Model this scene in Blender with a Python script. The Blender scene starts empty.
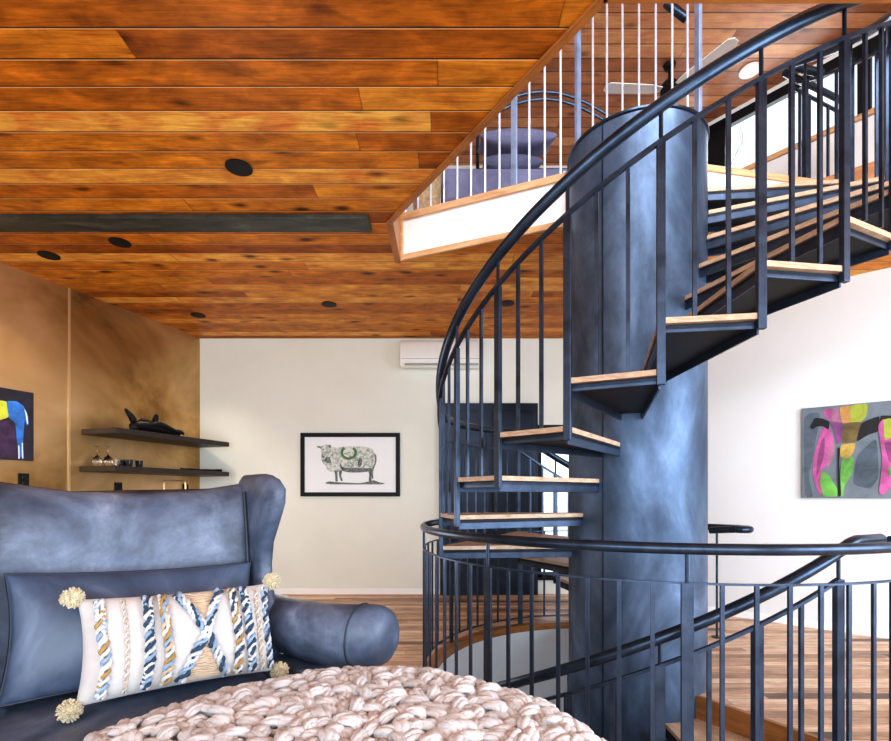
import bpy, math, random
from math import sin, cos, pi, radians as R, sqrt
from mathutils import Vector, Matrix
from mathutils.geometry import tessellate_polygon

random.seed(7)
SC = bpy.context.scene
COL = SC.collection
F, CX, HY, EYE = 503.0, 445.5, 494.0, 1.29        # focal length in pixels, principal column, horizon row, eye height

def link(o):
    COL.objects.link(o)
    return o

# ------------------------------------------------------------------ mesh building
class MB:
    def __init__(s): s.v, s.f, s.m = [], [], []
    def add(s, vs, fs, mi=0):
        b = len(s.v)
        s.v += [tuple(p) for p in vs]
        s.f += [tuple(i + b for i in f) for f in fs]
        s.m += [mi] * len(fs)
    def box(s, c, d, mi=0, rz=0.0, M=None):
        x, y, z = d[0] / 2, d[1] / 2, d[2] / 2
        vs = [Vector((a * x, b * y, e * z)) for a in (-1, 1) for b in (-1, 1) for e in (-1, 1)]
        m = M if M is not None else Matrix.Rotation(rz, 3, 'Z')
        vs = [m @ p + Vector(c) for p in vs]
        s.add(vs, [(0, 1, 3, 2), (4, 6, 7, 5), (0, 4, 5, 1), (2, 3, 7, 6), (0, 2, 6, 4), (1, 5, 7, 3)], mi)
        return s
    def wallbox(s, p, q, z0, z1, th, mi=0, side=1):
        """upright board from p to q in plan, thickness th to the left (side=1) or right of p>q"""
        p, q = Vector(p), Vector(q)
        d = (q - p).normalized(); n = Vector((-d.y, d.x)) * th * side
        a, b, c, e = p, q, q + n, p + n
        vs = [(t.x, t.y, z) for z in (z0, z1) for t in (a, b, c, e)]
        fs = [(3, 2, 1, 0), (4, 5, 6, 7), (0, 1, 5, 4), (1, 2, 6, 5), (2, 3, 7, 6), (3, 0, 4, 7)]
        if side < 0: fs = [f[::-1] for f in fs]
        s.add(vs, fs, mi); return s
    def loft(s, rings, mi=0, cap=True, closed=False):
        n = len(rings[0]); vs = [p for r in rings for p in r]; fs = []
        k = len(rings)
        for i in range(k if closed else k - 1):
            j = (i + 1) % k
            for a in range(n):
                b = (a + 1) % n
                fs.append((i * n + a, i * n + b, j * n + b, j * n + a))
        if cap and not closed:
            fs.append(tuple(range(n))[::-1]); fs.append(tuple((k - 1) * n + a for a in range(n)))
        s.add(vs, fs, mi); return s
    def tube(s, pts, r, seg=8, mi=0, cap=True, closed=False, flat=1.0, up=None, phase=0.0):
        pts = [Vector(p) for p in pts]; n = len(pts); rings = []
        ref = Vector(up) if up else None
        for i, p in enumerate(pts):
            if closed: t = pts[(i + 1) % n] - pts[i - 1]
            else: t = pts[min(i + 1, n - 1)] - pts[max(i - 1, 0)]
            if t.length < 1e-9: t = Vector((0, 0, 1))
            t.normalize()
            if ref is None:
                ref = Vector((0, 0, 1)) if abs(t.z) < .9 else Vector((1, 0, 0))
            a = ref - t * ref.dot(t)
            if a.length < 1e-6: a = Vector((1, 0, 0)) - t * t.x
            a.normalize(); b = t.cross(a)
            if not up: ref = a
            rr = r[i] if isinstance(r, (list, tuple)) else r
            rings.append([p + a * (rr * flat * cos(phase + 2 * pi * k / seg)) + b * (rr * sin(phase + 2 * pi * k / seg)) for k in range(seg)])
        return s.loft(rings, mi, cap, closed)
    def lathe(s, prof, seg=24, c=(0, 0, 0), mi=0, M=None):
        rings = []
        for r, z in prof:
            ring = []
            for k in range(seg):
                p = Vector((r * cos(2 * pi * k / seg), r * sin(2 * pi * k / seg), z))
                if M is not None: p = M @ p
                ring.append(p + Vector(c))
            rings.append(ring)
        return s.loft(rings, mi)
    def ball(s, c, r, seg=12, mi=0, sc=(1, 1, 1), jit=0.0):
        vs, fs = [], []
        n = seg // 2
        rings = []
        for i in range(1, n):
            th = pi * i / n
            ring = []
            for k in range(seg):
                ph = 2 * pi * k / seg
                q = 1 + random.uniform(-jit, jit)
                ring.append((c[0] + r * q * sc[0] * sin(th) * cos(ph), c[1] + r * q * sc[1] * sin(th) * sin(ph), c[2] - r * q * sc[2] * cos(th)))
            rings.append(ring)
        return s.loft(rings, mi)
    def prism(s, outline, z0, z1, mi=0, side_mi=None):
        o = [Vector((p[0], p[1], 0)) for p in outline]
        area = sum(o[i - 1].x * o[i].y - o[i].x * o[i - 1].y for i in range(len(o)))
        if area < 0: o = o[::-1]
        n = len(o)
        tri = tessellate_polygon([o])
        vs = [(p.x, p.y, z0) for p in o] + [(p.x, p.y, z1) for p in o]
        def ccw(t):
            a, b, c = (o[i] for i in t)
            return t if (b - a).cross(c - a).z > 0 else t[::-1]
        tri = [ccw(tuple(t)) for t in tri]
        s.add(vs, [tuple(t[::-1]) for t in tri] + [tuple(i + n for i in t) for t in tri], mi)
        s.add(vs, [(i, (i + 1) % n, n + (i + 1) % n, n + i) for i in range(n)], mi if side_mi is None else side_mi)
        return s
    def flat(s, outline, z, hole=None, up=True, mi=0):
        lists = [[Vector((p[0], p[1], 0)) for p in outline]]
        if hole: lists.append([Vector((p[0], p[1], 0)) for p in hole])
        allp = [p for l in lists for p in l]
        fs = []
        for t in tessellate_polygon(lists):
            a, b, c = (allp[i] for i in t)
            w = (b - a).cross(c - a).z > 0
            fs.append(tuple(t) if w == up else tuple(t)[::-1])
        s.add([(p.x, p.y, z) for p in allp], fs, mi); return s
    def shape(s, pts3, mi=0):
        """one flat n-sided patch given by points already in space (ordered), triangulated"""
        pts = [Vector(p) for p in pts3]
        tri = tessellate_polygon([pts])
        nrm = Vector((0, -1, 0))
        fs = []
        for t in tri:
            a, b, c = (pts[i] for i in t)
            fs.append(tuple(t) if (b - a).cross(c - a).dot(nrm) > 0 else tuple(t)[::-1])
        s.add(pts, fs, mi); return s
    def build(s, name, mats, parent=None, smooth=False, bevel=0.0, seg=2, sub=0, angle=35, loc=None, rz=None):
        me = bpy.data.meshes.new(name)
        me.from_pydata(s.v, [], s.f)
        for m in (mats if isinstance(mats, (list, tuple)) else [mats]): me.materials.append(m)
        me.polygons.foreach_set('material_index', s.m)
        if smooth: me.polygons.foreach_set('use_smooth', [True] * len(s.f))
        me.update()
        o = link(bpy.data.objects.new(name, me))
        if parent: o.parent = parent
        if loc: o.location = loc
        if rz is not None: o.rotation_euler.z = rz
        if bevel > 0:
            b = o.modifiers.new('bevel', 'BEVEL'); b.width = bevel; b.segments = seg; b.limit_method = 'ANGLE'; b.angle_limit = R(30)
        if sub:
            u = o.modifiers.new('sub', 'SUBSURF'); u.levels = sub; u.render_levels = sub
        if smooth and not sub and angle < 180:
            try: me.set_sharp_from_angle(angle=R(angle))
            except Exception: pass
        return o

def tag(o, label=None, cat=None, group=None, kind=None):
    if label: o['label'] = label
    if cat: o['category'] = cat
    if group: o['group'] = group
    if kind: o['kind'] = kind
    return o
def thing(name, label, cat, loc=(0, 0, 0), rz=0.0, group=None):
    o = link(bpy.data.objects.new(name, None)); o.location = loc; o.rotation_euler.z = rz
    return tag(o, label, cat, group)
def struct(mb, name, mats, **k):
    return tag(mb.build(name, mats, **k), kind='structure')
def copy_of(o, parent, loc=None, rz=None):
    c = o.copy(); COL.objects.link(c); c.parent = parent
    if loc is not None: c.location = loc
    if rz is not None: c.rotation_euler = (0, 0, rz)
    return c

# ------------------------------------------------------------------ materials
def new_mat(name):
    m = bpy.data.materials.new(name); m.use_nodes = True
    nt = m.node_tree
    return m, nt, nt.nodes['Principled BSDF']
def N(nt, t, **k):
    n = nt.nodes.new(t)
    for a, b in k.items(): setattr(n, a, b)
    return n
def math_(nt, op, a, b=None, clamp=False):
    n = N(nt, 'ShaderNodeMath', operation=op); n.use_clamp = clamp
    for i, x in enumerate((a, b)):
        if x is None: continue
        if isinstance(x, (int, float)): n.inputs[i].default_value = x
        else: nt.links.new(x, n.inputs[i])
    return n.outputs[0]
def ramp(nt, fac, stops):
    n = N(nt, 'ShaderNodeValToRGB'); e = n.color_ramp.elements
    while len(e) < len(stops): e.new(.5)
    for el, (p, c) in zip(e, stops): el.position = p; el.color = (*c, 1)
    nt.links.new(fac, n.inputs[0]); return n.outputs[0]
def mixc(nt, fac, a, b, mode='MIX'):
    n = N(nt, 'ShaderNodeMix', data_type='RGBA', blend_type=mode)
    for i, x in ((0, fac), (6, a), (7, b)):
        if isinstance(x, (int, float)): n.inputs[i].default_value = x
        elif isinstance(x, tuple): n.inputs[i].default_value = (*x, 1)
        else: nt.links.new(x, n.inputs[i])
    return n.outputs[2]
def noise(nt, vec, scale, detail=4, rough=.55, dist=0.0):
    n = N(nt, 'ShaderNodeTexNoise'); n.inputs['Scale'].default_value = scale
    n.inputs['Detail'].default_value = detail; n.inputs['Roughness'].default_value = rough; n.inputs['Distortion'].default_value = dist
    if vec is not None: nt.links.new(vec, n.inputs['Vector'])
    return n.outputs[0]
def bump(nt, bs, h, strength=.3, dist=.01):
    b = N(nt, 'ShaderNodeBump'); b.inputs['Strength'].default_value = strength; b.inputs['Distance'].default_value = dist
    nt.links.new(h, b.inputs['Height']); nt.links.new(b.outputs[0], bs.inputs['Normal'])
def scaled(nt, sx, sy, sz, src='Object'):
    tc = N(nt, 'ShaderNodeTexCoord'); mp = N(nt, 'ShaderNodeMapping')
    mp.inputs['Scale'].default_value = (sx, sy, sz)
    nt.links.new(tc.outputs[src], mp.inputs[0]); return mp.outputs[0]

def plain(name, col, rough=.5, metal=0.0, var=0.08, scale=6.0, bmp=0.0, spec=None, sheen=0):
    m, nt, bs = new_mat(name)
    v = scaled(nt, 1, 1, 1)
    nz = noise(nt, v, scale, 5)
    c = ramp(nt, nz, [(.3, tuple(x * (1 - var) for x in col)), (.7, tuple(min(1, x * (1 + var)) for x in col))])
    nt.links.new(c, bs.inputs['Base Color'])
    bs.inputs['Roughness'].default_value = rough; bs.inputs['Metallic'].default_value = metal
    if spec is not None: bs.inputs['Specular IOR Level'].default_value = spec
    if sheen: bs.inputs['Sheen Weight'].default_value = sheen
    if bmp: bump(nt, bs, noise(nt, v, scale * 12, 3), bmp, .004)
    return m

def cloudy(name, stops, scale, rough=(.3, .5), metal=0.0, detail=6, dist=.6, stretch=(1, 1, 1), bmp=.05, second=None):
    m, nt, bs = new_mat(name)
    v = scaled(nt, *stretch)
    nz = noise(nt, v, scale, detail, .6, dist)
    c = ramp(nt, nz, stops)
    if second:
        n2 = noise(nt, v, second[0], 5, .65, .3)
        c = mixc(nt, second[1], c, ramp(nt, n2, [(.35, (.25, .25, .25)), (.7, (1, 1, 1))]), 'OVERLAY')
    nt.links.new(c, bs.inputs['Base Color'])
    rr = N(nt, 'ShaderNodeMapRange'); rr.inputs[3].default_value = rough[0]; rr.inputs[4].default_value = rough[1]
    nt.links.new(nz, rr.inputs[0]); nt.links.new(rr.outputs[0], bs.inputs['Roughness'])
    bs.inputs['Metallic'].default_value = metal
    if bmp: bump(nt, bs, noise(nt, v, scale * 6, 4), bmp, .01)
    return m

def planks(name, w, L, stops, groove=.6, grain=.5, knots=.8, rough=.4, hi=.0, off=0.0, blot=.35, spec=.4, gw=.03, lift=1.0, swap=False):
    """boards running along X, w wide in Y, random lengths about L"""
    m, nt, bs = new_mat(name)
    tc = N(nt, 'ShaderNodeTexCoord'); sp = N(nt, 'ShaderNodeSeparateXYZ'); nt.links.new(tc.outputs['Object'], sp.inputs[0])
    x, y = (sp.outputs[1], sp.outputs[0]) if swap else (sp.outputs[0], sp.outputs[1])
    yw = math_(nt, 'DIVIDE', math_(nt, 'ADD', y, off), w)
    row = math_(nt, 'FLOOR', yw); fy = math_(nt, 'SUBTRACT', yw, row)
    wn = N(nt, 'ShaderNodeTexWhiteNoise', noise_dimensions='1D'); nt.links.new(row, wn.inputs['W'])
    xs = math_(nt, 'ADD', math_(nt, 'DIVIDE', x, L), math_(nt, 'MULTIPLY', wn.outputs[0], 7.3))
    colm = math_(nt, 'FLOOR', xs); fx = math_(nt, 'SUBTRACT', xs, colm)
    cb = N(nt, 'ShaderNodeCombineXYZ'); nt.links.new(row, cb.inputs[0]); nt.links.new(colm, cb.inputs[1])
    w2 = N(nt, 'ShaderNodeTexWhiteNoise', noise_dimensions='2D'); nt.links.new(cb.outputs[0], w2.inputs['Vector'])
    rid = w2.outputs[0]
    base = ramp(nt, rid, stops)
    # grain, stretched along the board, shifted per board
    gv = N(nt, 'ShaderNodeCombineXYZ')
    nt.links.new(math_(nt, 'MULTIPLY', x, 1.4), gv.inputs[0]); nt.links.new(math_(nt, 'MULTIPLY', y, 22.0), gv.inputs[1])
    nt.links.new(math_(nt, 'MULTIPLY', rid, 60.0), gv.inputs[2])
    g = noise(nt, gv.outputs[0], 2.2, 7, .62, 1.2)
    gr = ramp(nt, g, [(.25, (.30, .26, .22)), (.5, (.8, .78, .76)), (.75, (1.25, 1.2, 1.15))])
    c = mixc(nt, grain, base, gr, 'MULTIPLY')
    bv = N(nt, 'ShaderNodeCombineXYZ')
    nt.links.new(math_(nt, 'MULTIPLY', x, 2.6), bv.inputs[0]); nt.links.new(math_(nt, 'MULTIPLY', y, 5.0), bv.inputs[1]); nt.links.new(math_(nt, 'MULTIPLY', rid, 31.0), bv.inputs[2])
    b = noise(nt, bv.outputs[0], 1.6, 5, .6, .4)
    c = mixc(nt, blot, c, ramp(nt, b, [(.3, (.22, .18, .14)), (.55, (.6, .58, .55)), (.75, (1, .96, .9))]), 'OVERLAY')
    if knots:
        kv = N(nt, 'ShaderNodeCombineXYZ')
        nt.links.new(math_(nt, 'MULTIPLY', x, 3.2), kv.inputs[0]); nt.links.new(math_(nt, 'MULTIPLY', y, 7.0), kv.inputs[1]); nt.links.new(math_(nt, 'MULTIPLY', rid, 17.0), kv.inputs[2])
        vo = N(nt, 'ShaderNodeTexVoronoi'); vo.inputs['Scale'].default_value = .8; nt.links.new(kv.outputs[0], vo.inputs['Vector'])
        k = ramp(nt, math_(nt, 'ADD', vo.outputs['Distance'], math_(nt, 'MULTIPLY', g, .12)), [(.13, (.1, .06, .04)), (.2, (.55, .5, .45)), (.3, (1, 1, 1))])
        c = mixc(nt, knots, c, k, 'MULTIPLY')
    # joints
    d = math_(nt, 'MINIMUM', fy, math_(nt, 'SUBTRACT', 1.0, fy))
    gl = math_(nt, 'LESS_THAN', d, gw)
    jl = math_(nt, 'LESS_THAN', math_(nt, 'MINIMUM', fx, math_(nt, 'SUBTRACT', 1.0, fx)), .004 / L)
    jm = math_(nt, 'MAXIMUM', gl, math_(nt, 'MULTIPLY', jl, .45))
    c = mixc(nt, math_(nt, 'MULTIPLY', jm, groove), c, (.012, .006, .004))
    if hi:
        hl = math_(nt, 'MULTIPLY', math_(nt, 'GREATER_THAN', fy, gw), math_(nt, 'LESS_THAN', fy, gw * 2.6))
        c = mixc(nt, math_(nt, 'MULTIPLY', hl, hi), c, (1.0, .62, .30))  # painted bevel highlight: bright line put into the colour beside each groove
    nt.links.new(c, bs.inputs['Base Color'])
    bs.inputs['Roughness'].default_value = rough; bs.inputs['Specular IOR Level'].default_value = spec
    hgt = math_(nt, 'SUBTRACT', math_(nt, 'MULTIPLY', g, .25), jm)
    bump(nt, bs, hgt, .35, .006)
    return m

def glassy(name, col=(1, 1, 1), rough=0.0, ior=1.45):
    m, nt, bs = new_mat(name)
    bs.inputs['Base Color'].default_value = (*col, 1); bs.inputs['Transmission Weight'].default_value = 1
    bs.inputs['Roughness'].default_value = rough; bs.inputs['IOR'].default_value = ior
    return m
def pane_mat(name):
    m, nt, bs = new_mat(name)
    tr = N(nt, 'ShaderNodeBsdfTransparent'); gl = N(nt, 'ShaderNodeBsdfGlossy'); gl.inputs['Roughness'].default_value = .02
    fr = N(nt, 'ShaderNodeFresnel'); mx = N(nt, 'ShaderNodeMixShader')
    tr.inputs[0].default_value = (.97, .99, 1, 1)
    nt.links.new(fr.outputs[0], mx.inputs[0]); nt.links.new(tr.outputs[0], mx.inputs[1]); nt.links.new(gl.outputs[0], mx.inputs[2])
    nt.links.new(mx.outputs[0], nt.nodes['Material Output'].inputs[0]); return m

M = {}
CEIL = [(0, (.32, .084, .006)), (.4, (.52, .165, .012)), (.75, (.66, .25, .022)), (1, (.88, .43, .09))]
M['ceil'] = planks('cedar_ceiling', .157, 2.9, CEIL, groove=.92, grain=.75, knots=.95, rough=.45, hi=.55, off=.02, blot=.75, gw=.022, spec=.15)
M['ceil2'] = planks('cedar_loft_ceiling', .157, 2.2, [(0, (.36, .12, .04)), (.5, (.55, .22, .08)), (1, (.8, .4, .18))], groove=.9, grain=.5, knots=.6, rough=.45, off=.05, blot=.4, gw=.03)
M['floor'] = planks('reclaimed_floor', .088, 1.7, [(0, (.10, .055, .035)), (.10, (.42, .25, .15)), (.4, (.68, .44, .28)), (.8, (.88, .66, .48)), (.95, (.76, .50, .33)), (1, (.07, .05, .045))], groove=.7, grain=.75, knots=.35, rough=.38, blot=.5, gw=.02)
M['trimwood'] = cloudy('trim_wood', [(.3, (.26, .085, .014)), (.7, (.50, .19, .040))], 3, (.35, .5), 0, 6, 1.0, (1, 1, 6))
M['palewood'] = cloudy('pale_trim_wood', [(.3, (.50, .27, .12)), (.7, (.72, .46, .26))], 4, (.4, .55), 0, 5, .6, (1, 1, 5))
M['treadwood'] = cloudy('tread_wood', [(.3, (.40, .26, .16)), (.7, (.66, .48, .34))], 5, (.4, .55), 0, 5, .8, (3, 3, 9))
M['fasciawood'] = cloudy('fascia_wood', [(.3, (.24, .095, .025)), (.7, (.44, .19, .05))], 3, (.35, .5), 0, 6, 1.0, (1, 1, 6))
M['wall'] = plain('cream_plaster', (.78, .795, .725), .75, 0, .03, 1.5, .08)
M['wallw'] = plain('white_plaster', (.76, .775, .78), .75, 0, .02, 1.5, .08)
M['white'] = plain('white_paint', (.92, .92, .92), .5, 0, .01)
M['wellwhite'] = plain('stairwell_paint', (.80, .84, .88), .5, 0, .02)
M['steel'] = cloudy('blackened_steel', [(.3, (.032, .046, .074)), (.7, (.070, .100, .160))], 9, (.30, .46), .75, 5, .4)
M['rail'] = cloudy('handrail_steel', [(.3, (.020, .034, .060)), (.7, (.050, .078, .125))], 8, (.24, .36), .7, 4, .3)
M['loftsteel'] = cloudy('loft_rod_steel', [(.3, (.50, .56, .68)), (.7, (.72, .78, .90))], 7, (.25, .4), .4, 4, .3)
M['loftpost'] = cloudy('loft_post_steel', [(.3, (.20, .27, .42)), (.7, (.34, .43, .62))], 7, (.3, .45), .4, 4, .3)
M['column'] = cloudy('blued_steel_sheet', [(.28, (.028, .044, .074)), (.45, (.062, .094, .152)), (.6, (.11, .16, .25)), (.8, (.22, .29, .42))], 1.5, (.40, .58), .6, 7, .9, (1.3, 1.3, .7), .04, (5.0, .35))
M['brass'] = cloudy('patinated_brass', [(.25, (.20, .095, .024)), (.43, (.44, .26, .095)), (.58, (.62, .41, .20)), (.78, (.80, .58, .36))], .8, (.20, .42), .75, 4, .5, (1, 1, 1.1), .02)
M['seam'] = plain('bright_brass', (.80, .62, .38), .3, .8, .05)
M['beam'] = cloudy('mill_steel', [(.3, (.030, .034, .030)), (.55, (.075, .078, .066)), (.75, (.17, .16, .13))], 3, (.4, .6), .5, 6, .8, (1, 4, 1))
M['under'] = plain('tread_underside_shade', (.007, .008, .010), .6, 0, .1)  # near black: shade below the treads put into the colour
M['black'] = plain('black_metal', (.008, .008, .010), .5, 0, .1, spec=.2)
M['lens'] = plain('dark_lens', (.012, .012, .014), .15, 0, .1, spec=.3)
M['leather'] = cloudy('denim_leather', [(.25, (.030, .042, .072)), (.45, (.078, .104, .160)), (.60, (.145, .182, .258)), (.76, (.30, .345, .44))], 3.0, (.36, .52), 0, 8, .9, (1, 1, 1), .10, (11.0, .35))
M['leather2'] = cloudy('smooth_denim_leather', [(.3, (.028, .044, .078)), (.52, (.068, .100, .165)), (.75, (.18, .23, .32))], 3.2, (.28, .44), 0, 6, .8, (1, 1, 1), .06)
M['piping'] = plain('dark_piping', (.016, .024, .044), .5, 0, .1)
M['linen'] = plain('cream_linen', (.55, .525, .505), .9, 0, .05, 30, .35, sheen=.3)
M['wool'] = plain('blush_wool', (.635, .615, .615), .95, 0, .14, 14, .6, sheen=.4)
M['pom'] = plain('pale_yellow_yarn', (.66, .59, .42), .95, 0, .12, 40, .4)
M['y_navy'] = plain('navy_yarn', (.030, .065, .115), .9, 0, .2, 30)
M['y_blue'] = plain('sky_yarn', (.27, .37, .49), .9, 0, .15, 30)
M['y_white'] = plain('white_yarn', (.60, .60, .61), .9, 0, .08, 30)
M['y_gold'] = plain('gold_yarn', (.40, .25, .09), .9, 0, .15, 30)
M['y_tan'] = plain('tan_yarn', (.55, .42, .30), .9, 0, .15, 40)
M['darkwood'] = plain('dark_stained_wood', (.030, .022, .018), .45, 0, .25, 5)
M['legwood'] = plain('walnut_leg', (.06, .035, .02), .45, 0, .2, 6)
M['navydoor'] = cloudy('navy_steel_panel', [(.3, (.008, .012, .022)), (.75, (.030, .045, .075))], 1.6, (.25, .4), .5, 5, .5)
M['plastic'] = plain('white_plastic', (.82, .81, .77), .4, 0, .02)
M['greyplastic'] = plain('grey_plastic', (.42, .42, .41), .5, 0, .05)
M['paper'] = plain('print_paper', (.83, .86, .88), .6, 0, .01)
M['glass'] = glassy('clear_glass')
M['pane'] = pane_mat('window_glass')
M['smoke'] = plain('dark_tumbler_glass', (.02, .025, .035), .1, 0, .1)
M['bedding'] = cloudy('slate_blue_bedding', [(.3, (.14, .15, .26)), (.7, (.24, .25, .40))], 5, (.8, .95), 0, 5, .4)
M['dkbedding'] = cloudy('deep_blue_bedding', [(.3, (.09, .095, .17)), (.7, (.16, .17, .28))], 6, (.8, .95), 0, 5, .4)
M['wicker'] = plain('wicker', (.48, .34, .20), .8, 0, .3, 40, .4)
M['branch'] = plain('grey_bark', (.40, .37, .36), .9, 0, .2, 8)

# ------------------------------------------------------------------ plan of the house
XC, YC = 1.375, 3.6                      # stair axis
STEP, PH0 = R(16.82), R(-84.24)
RISE = .229
def PHI(k): return PH0 + k * STEP
def ZT(k): return 1.1604 + RISE * k
RO, RI, RCOL = 1.41, .44, .462
ZC, ZF2, ZC2 = 3.31, 3.68, 5.60          # ceiling, loft floor, loft ceiling
YB = 6.49
def pol(ph, r, z=None):
    return (r * sin(ph), -r * cos(ph)) if z is None else (r * sin(ph), -r * cos(ph), z)
def wpol(ph, r):
    return (XC + r * sin(ph), YC - r * cos(ph))
CORN = Vector((-3.17, YB)); LDIR = Vector((-.3395, -1.0)).normalized(); LN = Vector((.947, -.3215))
RCORN = Vector((1.70, YB)); RDIR = Vector((1.0, -.8844)).normalized(); RN = Vector((-RDIR.y, RDIR.x)) * -1

PH_TOP = PHI(11); PH_LEFT = R(-113.7)
PH_ARR, PH_WELL = R(33.4), R(-180)
RHOLE = 1.49

# floor with the stair hole
hole = [wpol(PH_WELL + (PH_ARR - PH_WELL) * i / 48, RHOLE) for i in range(49)] + [wpol(PH_ARR, .40), wpol(PH_WELL, .40)]
struct(MB().flat([(-6.5, -3), (5.5, -3), (5.5, 6.6), (-6.5, 6.6)], 0, hole), 'floor', M['floor'])
# ceiling and loft floor with the stair opening
A_, H_, G_, F_, E_ = (.64, 2.03), (3.35, 2.03), (3.55, 3.3), wpol(PH_TOP, 1.52), wpol(PH_TOP, .42)
D_, C_, B_ = wpol(PH_LEFT, .42), (-.42, 4.38), (-.42, 3.72)
opening = [A_, H_, G_, F_, E_, D_, C_, B_]
struct(MB().flat([(-6.5, -3), (5.5, -3), (5.5, 6.6), (-6.5, 6.6)], ZC, opening, up=False), 'ceiling', M['ceil'])
LOFT = [(-6.5, -3), (6.0, -3), (6.0, 2.255), (2.43, 6.6), (-6.5, 6.6)]
struct(MB().flat(LOFT, ZF2, opening, up=True), 'floor_loft', M['floor'])
struct(MB().flat(LOFT, ZC2, up=False), 'ceiling_loft', M['ceil2'])

# walls of the main floor
WX0, WX1, WZ0, WZ1 = 1.19, 1.66, .22, 2.18        # narrow window beside the stair
wb = MB()
wb.wallbox((CORN.x, YB), (WX0, YB), 0, ZC, .1); wb.wallbox((WX1, YB), (RCORN.x + .04, YB), 0, ZC, .1)
wb.wallbox((WX0, YB), (WX1, YB), 0, WZ0, .1); wb.wallbox((WX0, YB), (WX1, YB), WZ1, ZC, .1)
struct(wb, 'wall_back', M['wall'])
rend = RCORN + RDIR * 5.2
struct(MB().wallbox(RCORN, rend, 0, ZC, .1), 'wall_right', M['wallw'])
lend = CORN + LDIR * 7.0
wl = MB().wallbox(CORN, lend, 0, ZC, .1, side=-1)
struct(wl, 'wall_left', M['brass'])
sm = CORN + LDIR * ((YB - 4.948) / -LDIR.y) + LN * .002
struct(MB().wallbox(sm, sm + LDIR * .022, 0, ZC, .006), 'trim_1', M['seam'])
struct(MB().wallbox(CORN + Vector((0, -.012)), (RCORN.x, YB - .012), ZC - .014, ZC, .01), 'trim_2', M['fasciawood'])
struct(MB().wallbox(CORN + Vector((.02, -.012)), (WX0 - .05, YB - .012), 0, .07, .01), 'baseboard_back', M['white'])
struct(MB().wallbox(RCORN + RN * .002, rend + RN * .002, 0, .07, .012, side=-1), 'baseboard_right', M['white'])

# window in the back wall
wf = MB()
for a, b in (((WX0, WZ0), (WX0 + .045, WZ1)), ((WX1 - .045, WZ0), (WX1, WZ1)), ((WX0, WZ1 - .14), (WX1, WZ1)), ((WX0, WZ0), (WX1, WZ0 + .06))):
    wf.box(((a[0] + b[0]) / 2, YB + .02, (a[1] + b[1]) / 2), (b[0] - a[0], .07, b[1] - a[1]))
w1 = struct(wf, 'window_1', M['black'])
MB().box(((WX0 + WX1) / 2, YB + .05, (WZ0 + WZ1) / 2), (WX1 - WX0 - .09, .006, WZ1 - WZ0 - .2)).build('pane', M['pane'], w1)
MB().box(((WX0 + WX1) / 2, YB - .02, WZ0 - .015), (WX1 - WX0 + .08, .09, .03)).build('window_sill', M['black'], w1)

# dark steel door panel in front of the back wall
dr = struct(MB().box((.555, YB - .045, 1.225), (1.25, .06, 2.45)), 'door_1', M['navydoor'], bevel=.006)
dp = MB()
for x in (.245, .865): dp.box((x, YB - .081, 1.225), (.54, .014, 2.25))
dp.build('door_leaf_panel', M['navydoor'], dr, bevel=.008)
MB().tube([(.60, YB - .125, .95), (.60, YB - .125, 1.35)], .014, 8).box((.60, YB - .10, .98), (.02, .05, .02)).box((.60, YB - .10, 1.32), (.02, .05, .02)).build('door_handle', M['black'], dr)

# trims round the opening: boards lining the slab edge
def edge_trim(name, p, q, mat, z0=ZC - .012, z1=ZF2 + .02, th=.032, lip=.014):
    """lining board inside the opening from p to q, with a lip under the ceiling"""
    p, q = Vector(p), Vector(q); d = (q - p).normalized(); n = Vector((-d.y, d.x))
    c = Vector((XC, YC))
    if (c - p).dot(n) < 0: n = -n
    b = MB()
    side = 1 if Vector((-d.y, d.x)).dot(n) > 0 else -1
    b.wallbox(p, q, z0, z1, th, side=side)
    if lip: b.wallbox(p - n * lip, q - n * lip, z0, ZC - .001, lip, side=side)
    return struct(b, name, mat, bevel=.004)
edge_trim('trim_3', A_, B_, M['trimwood'])
edge_trim('trim_4', H_, A_, M['trimwood'])
edge_trim('trim_5', B_, C_, M['trimwood'], lip=.02)
edge_trim('trim_6', G_, H_, M['trimwood'])
edge_trim('trim_7', F_, G_, M['trimwood'])
# white fascia with a wood surround, under the loft rod screen
c2, d2 = Vector(C_), Vector(D_); fd = (d2 - c2).normalized(); fn = Vector((fd.y, -fd.x))
struct(MB().wallbox(c2, d2, ZC, ZF2 - .005, .02, side=-1), 'trim_8', M['white'])
fr = MB()
fr.wallbox(c2 + fn * .02, d2 + fn * .02, ZC - .012, ZC + .035, .022, side=-1)
fr.wallbox(c2 + fn * .02, d2 + fn * .02, ZF2 - .035, ZF2 + .02, .022, side=-1)
fr.wallbox(c2 + fn * .02 + fd * .03, c2 + fn * .02 + fd * .075, ZC, ZF2, .02, side=-1)
fr.wallbox(d2 + fn * .02 - fd * .085, d2 + fn * .02 - fd * .045, ZC, ZF2, .02, side=-1)
struct(fr, 'trim_9', M['palewood'], bevel=.003)
# riser of the loft floor where the stair arrives
e2, f2 = Vector(E_), Vector(F_); rn = Vector((sin(PH_TOP - pi / 2), -cos(PH_TOP - pi / 2)))
rb = MB().wallbox(e2, f2, ZT(10) + .02, ZF2 - .03, .02, mi=0, side=-1)
rb.wallbox(e2, f2, ZF2 - .03, ZF2 + .015, .035, mi=1, side=-1)
struct(rb, 'trim_10', [M['white'], M['palewood']])

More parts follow.
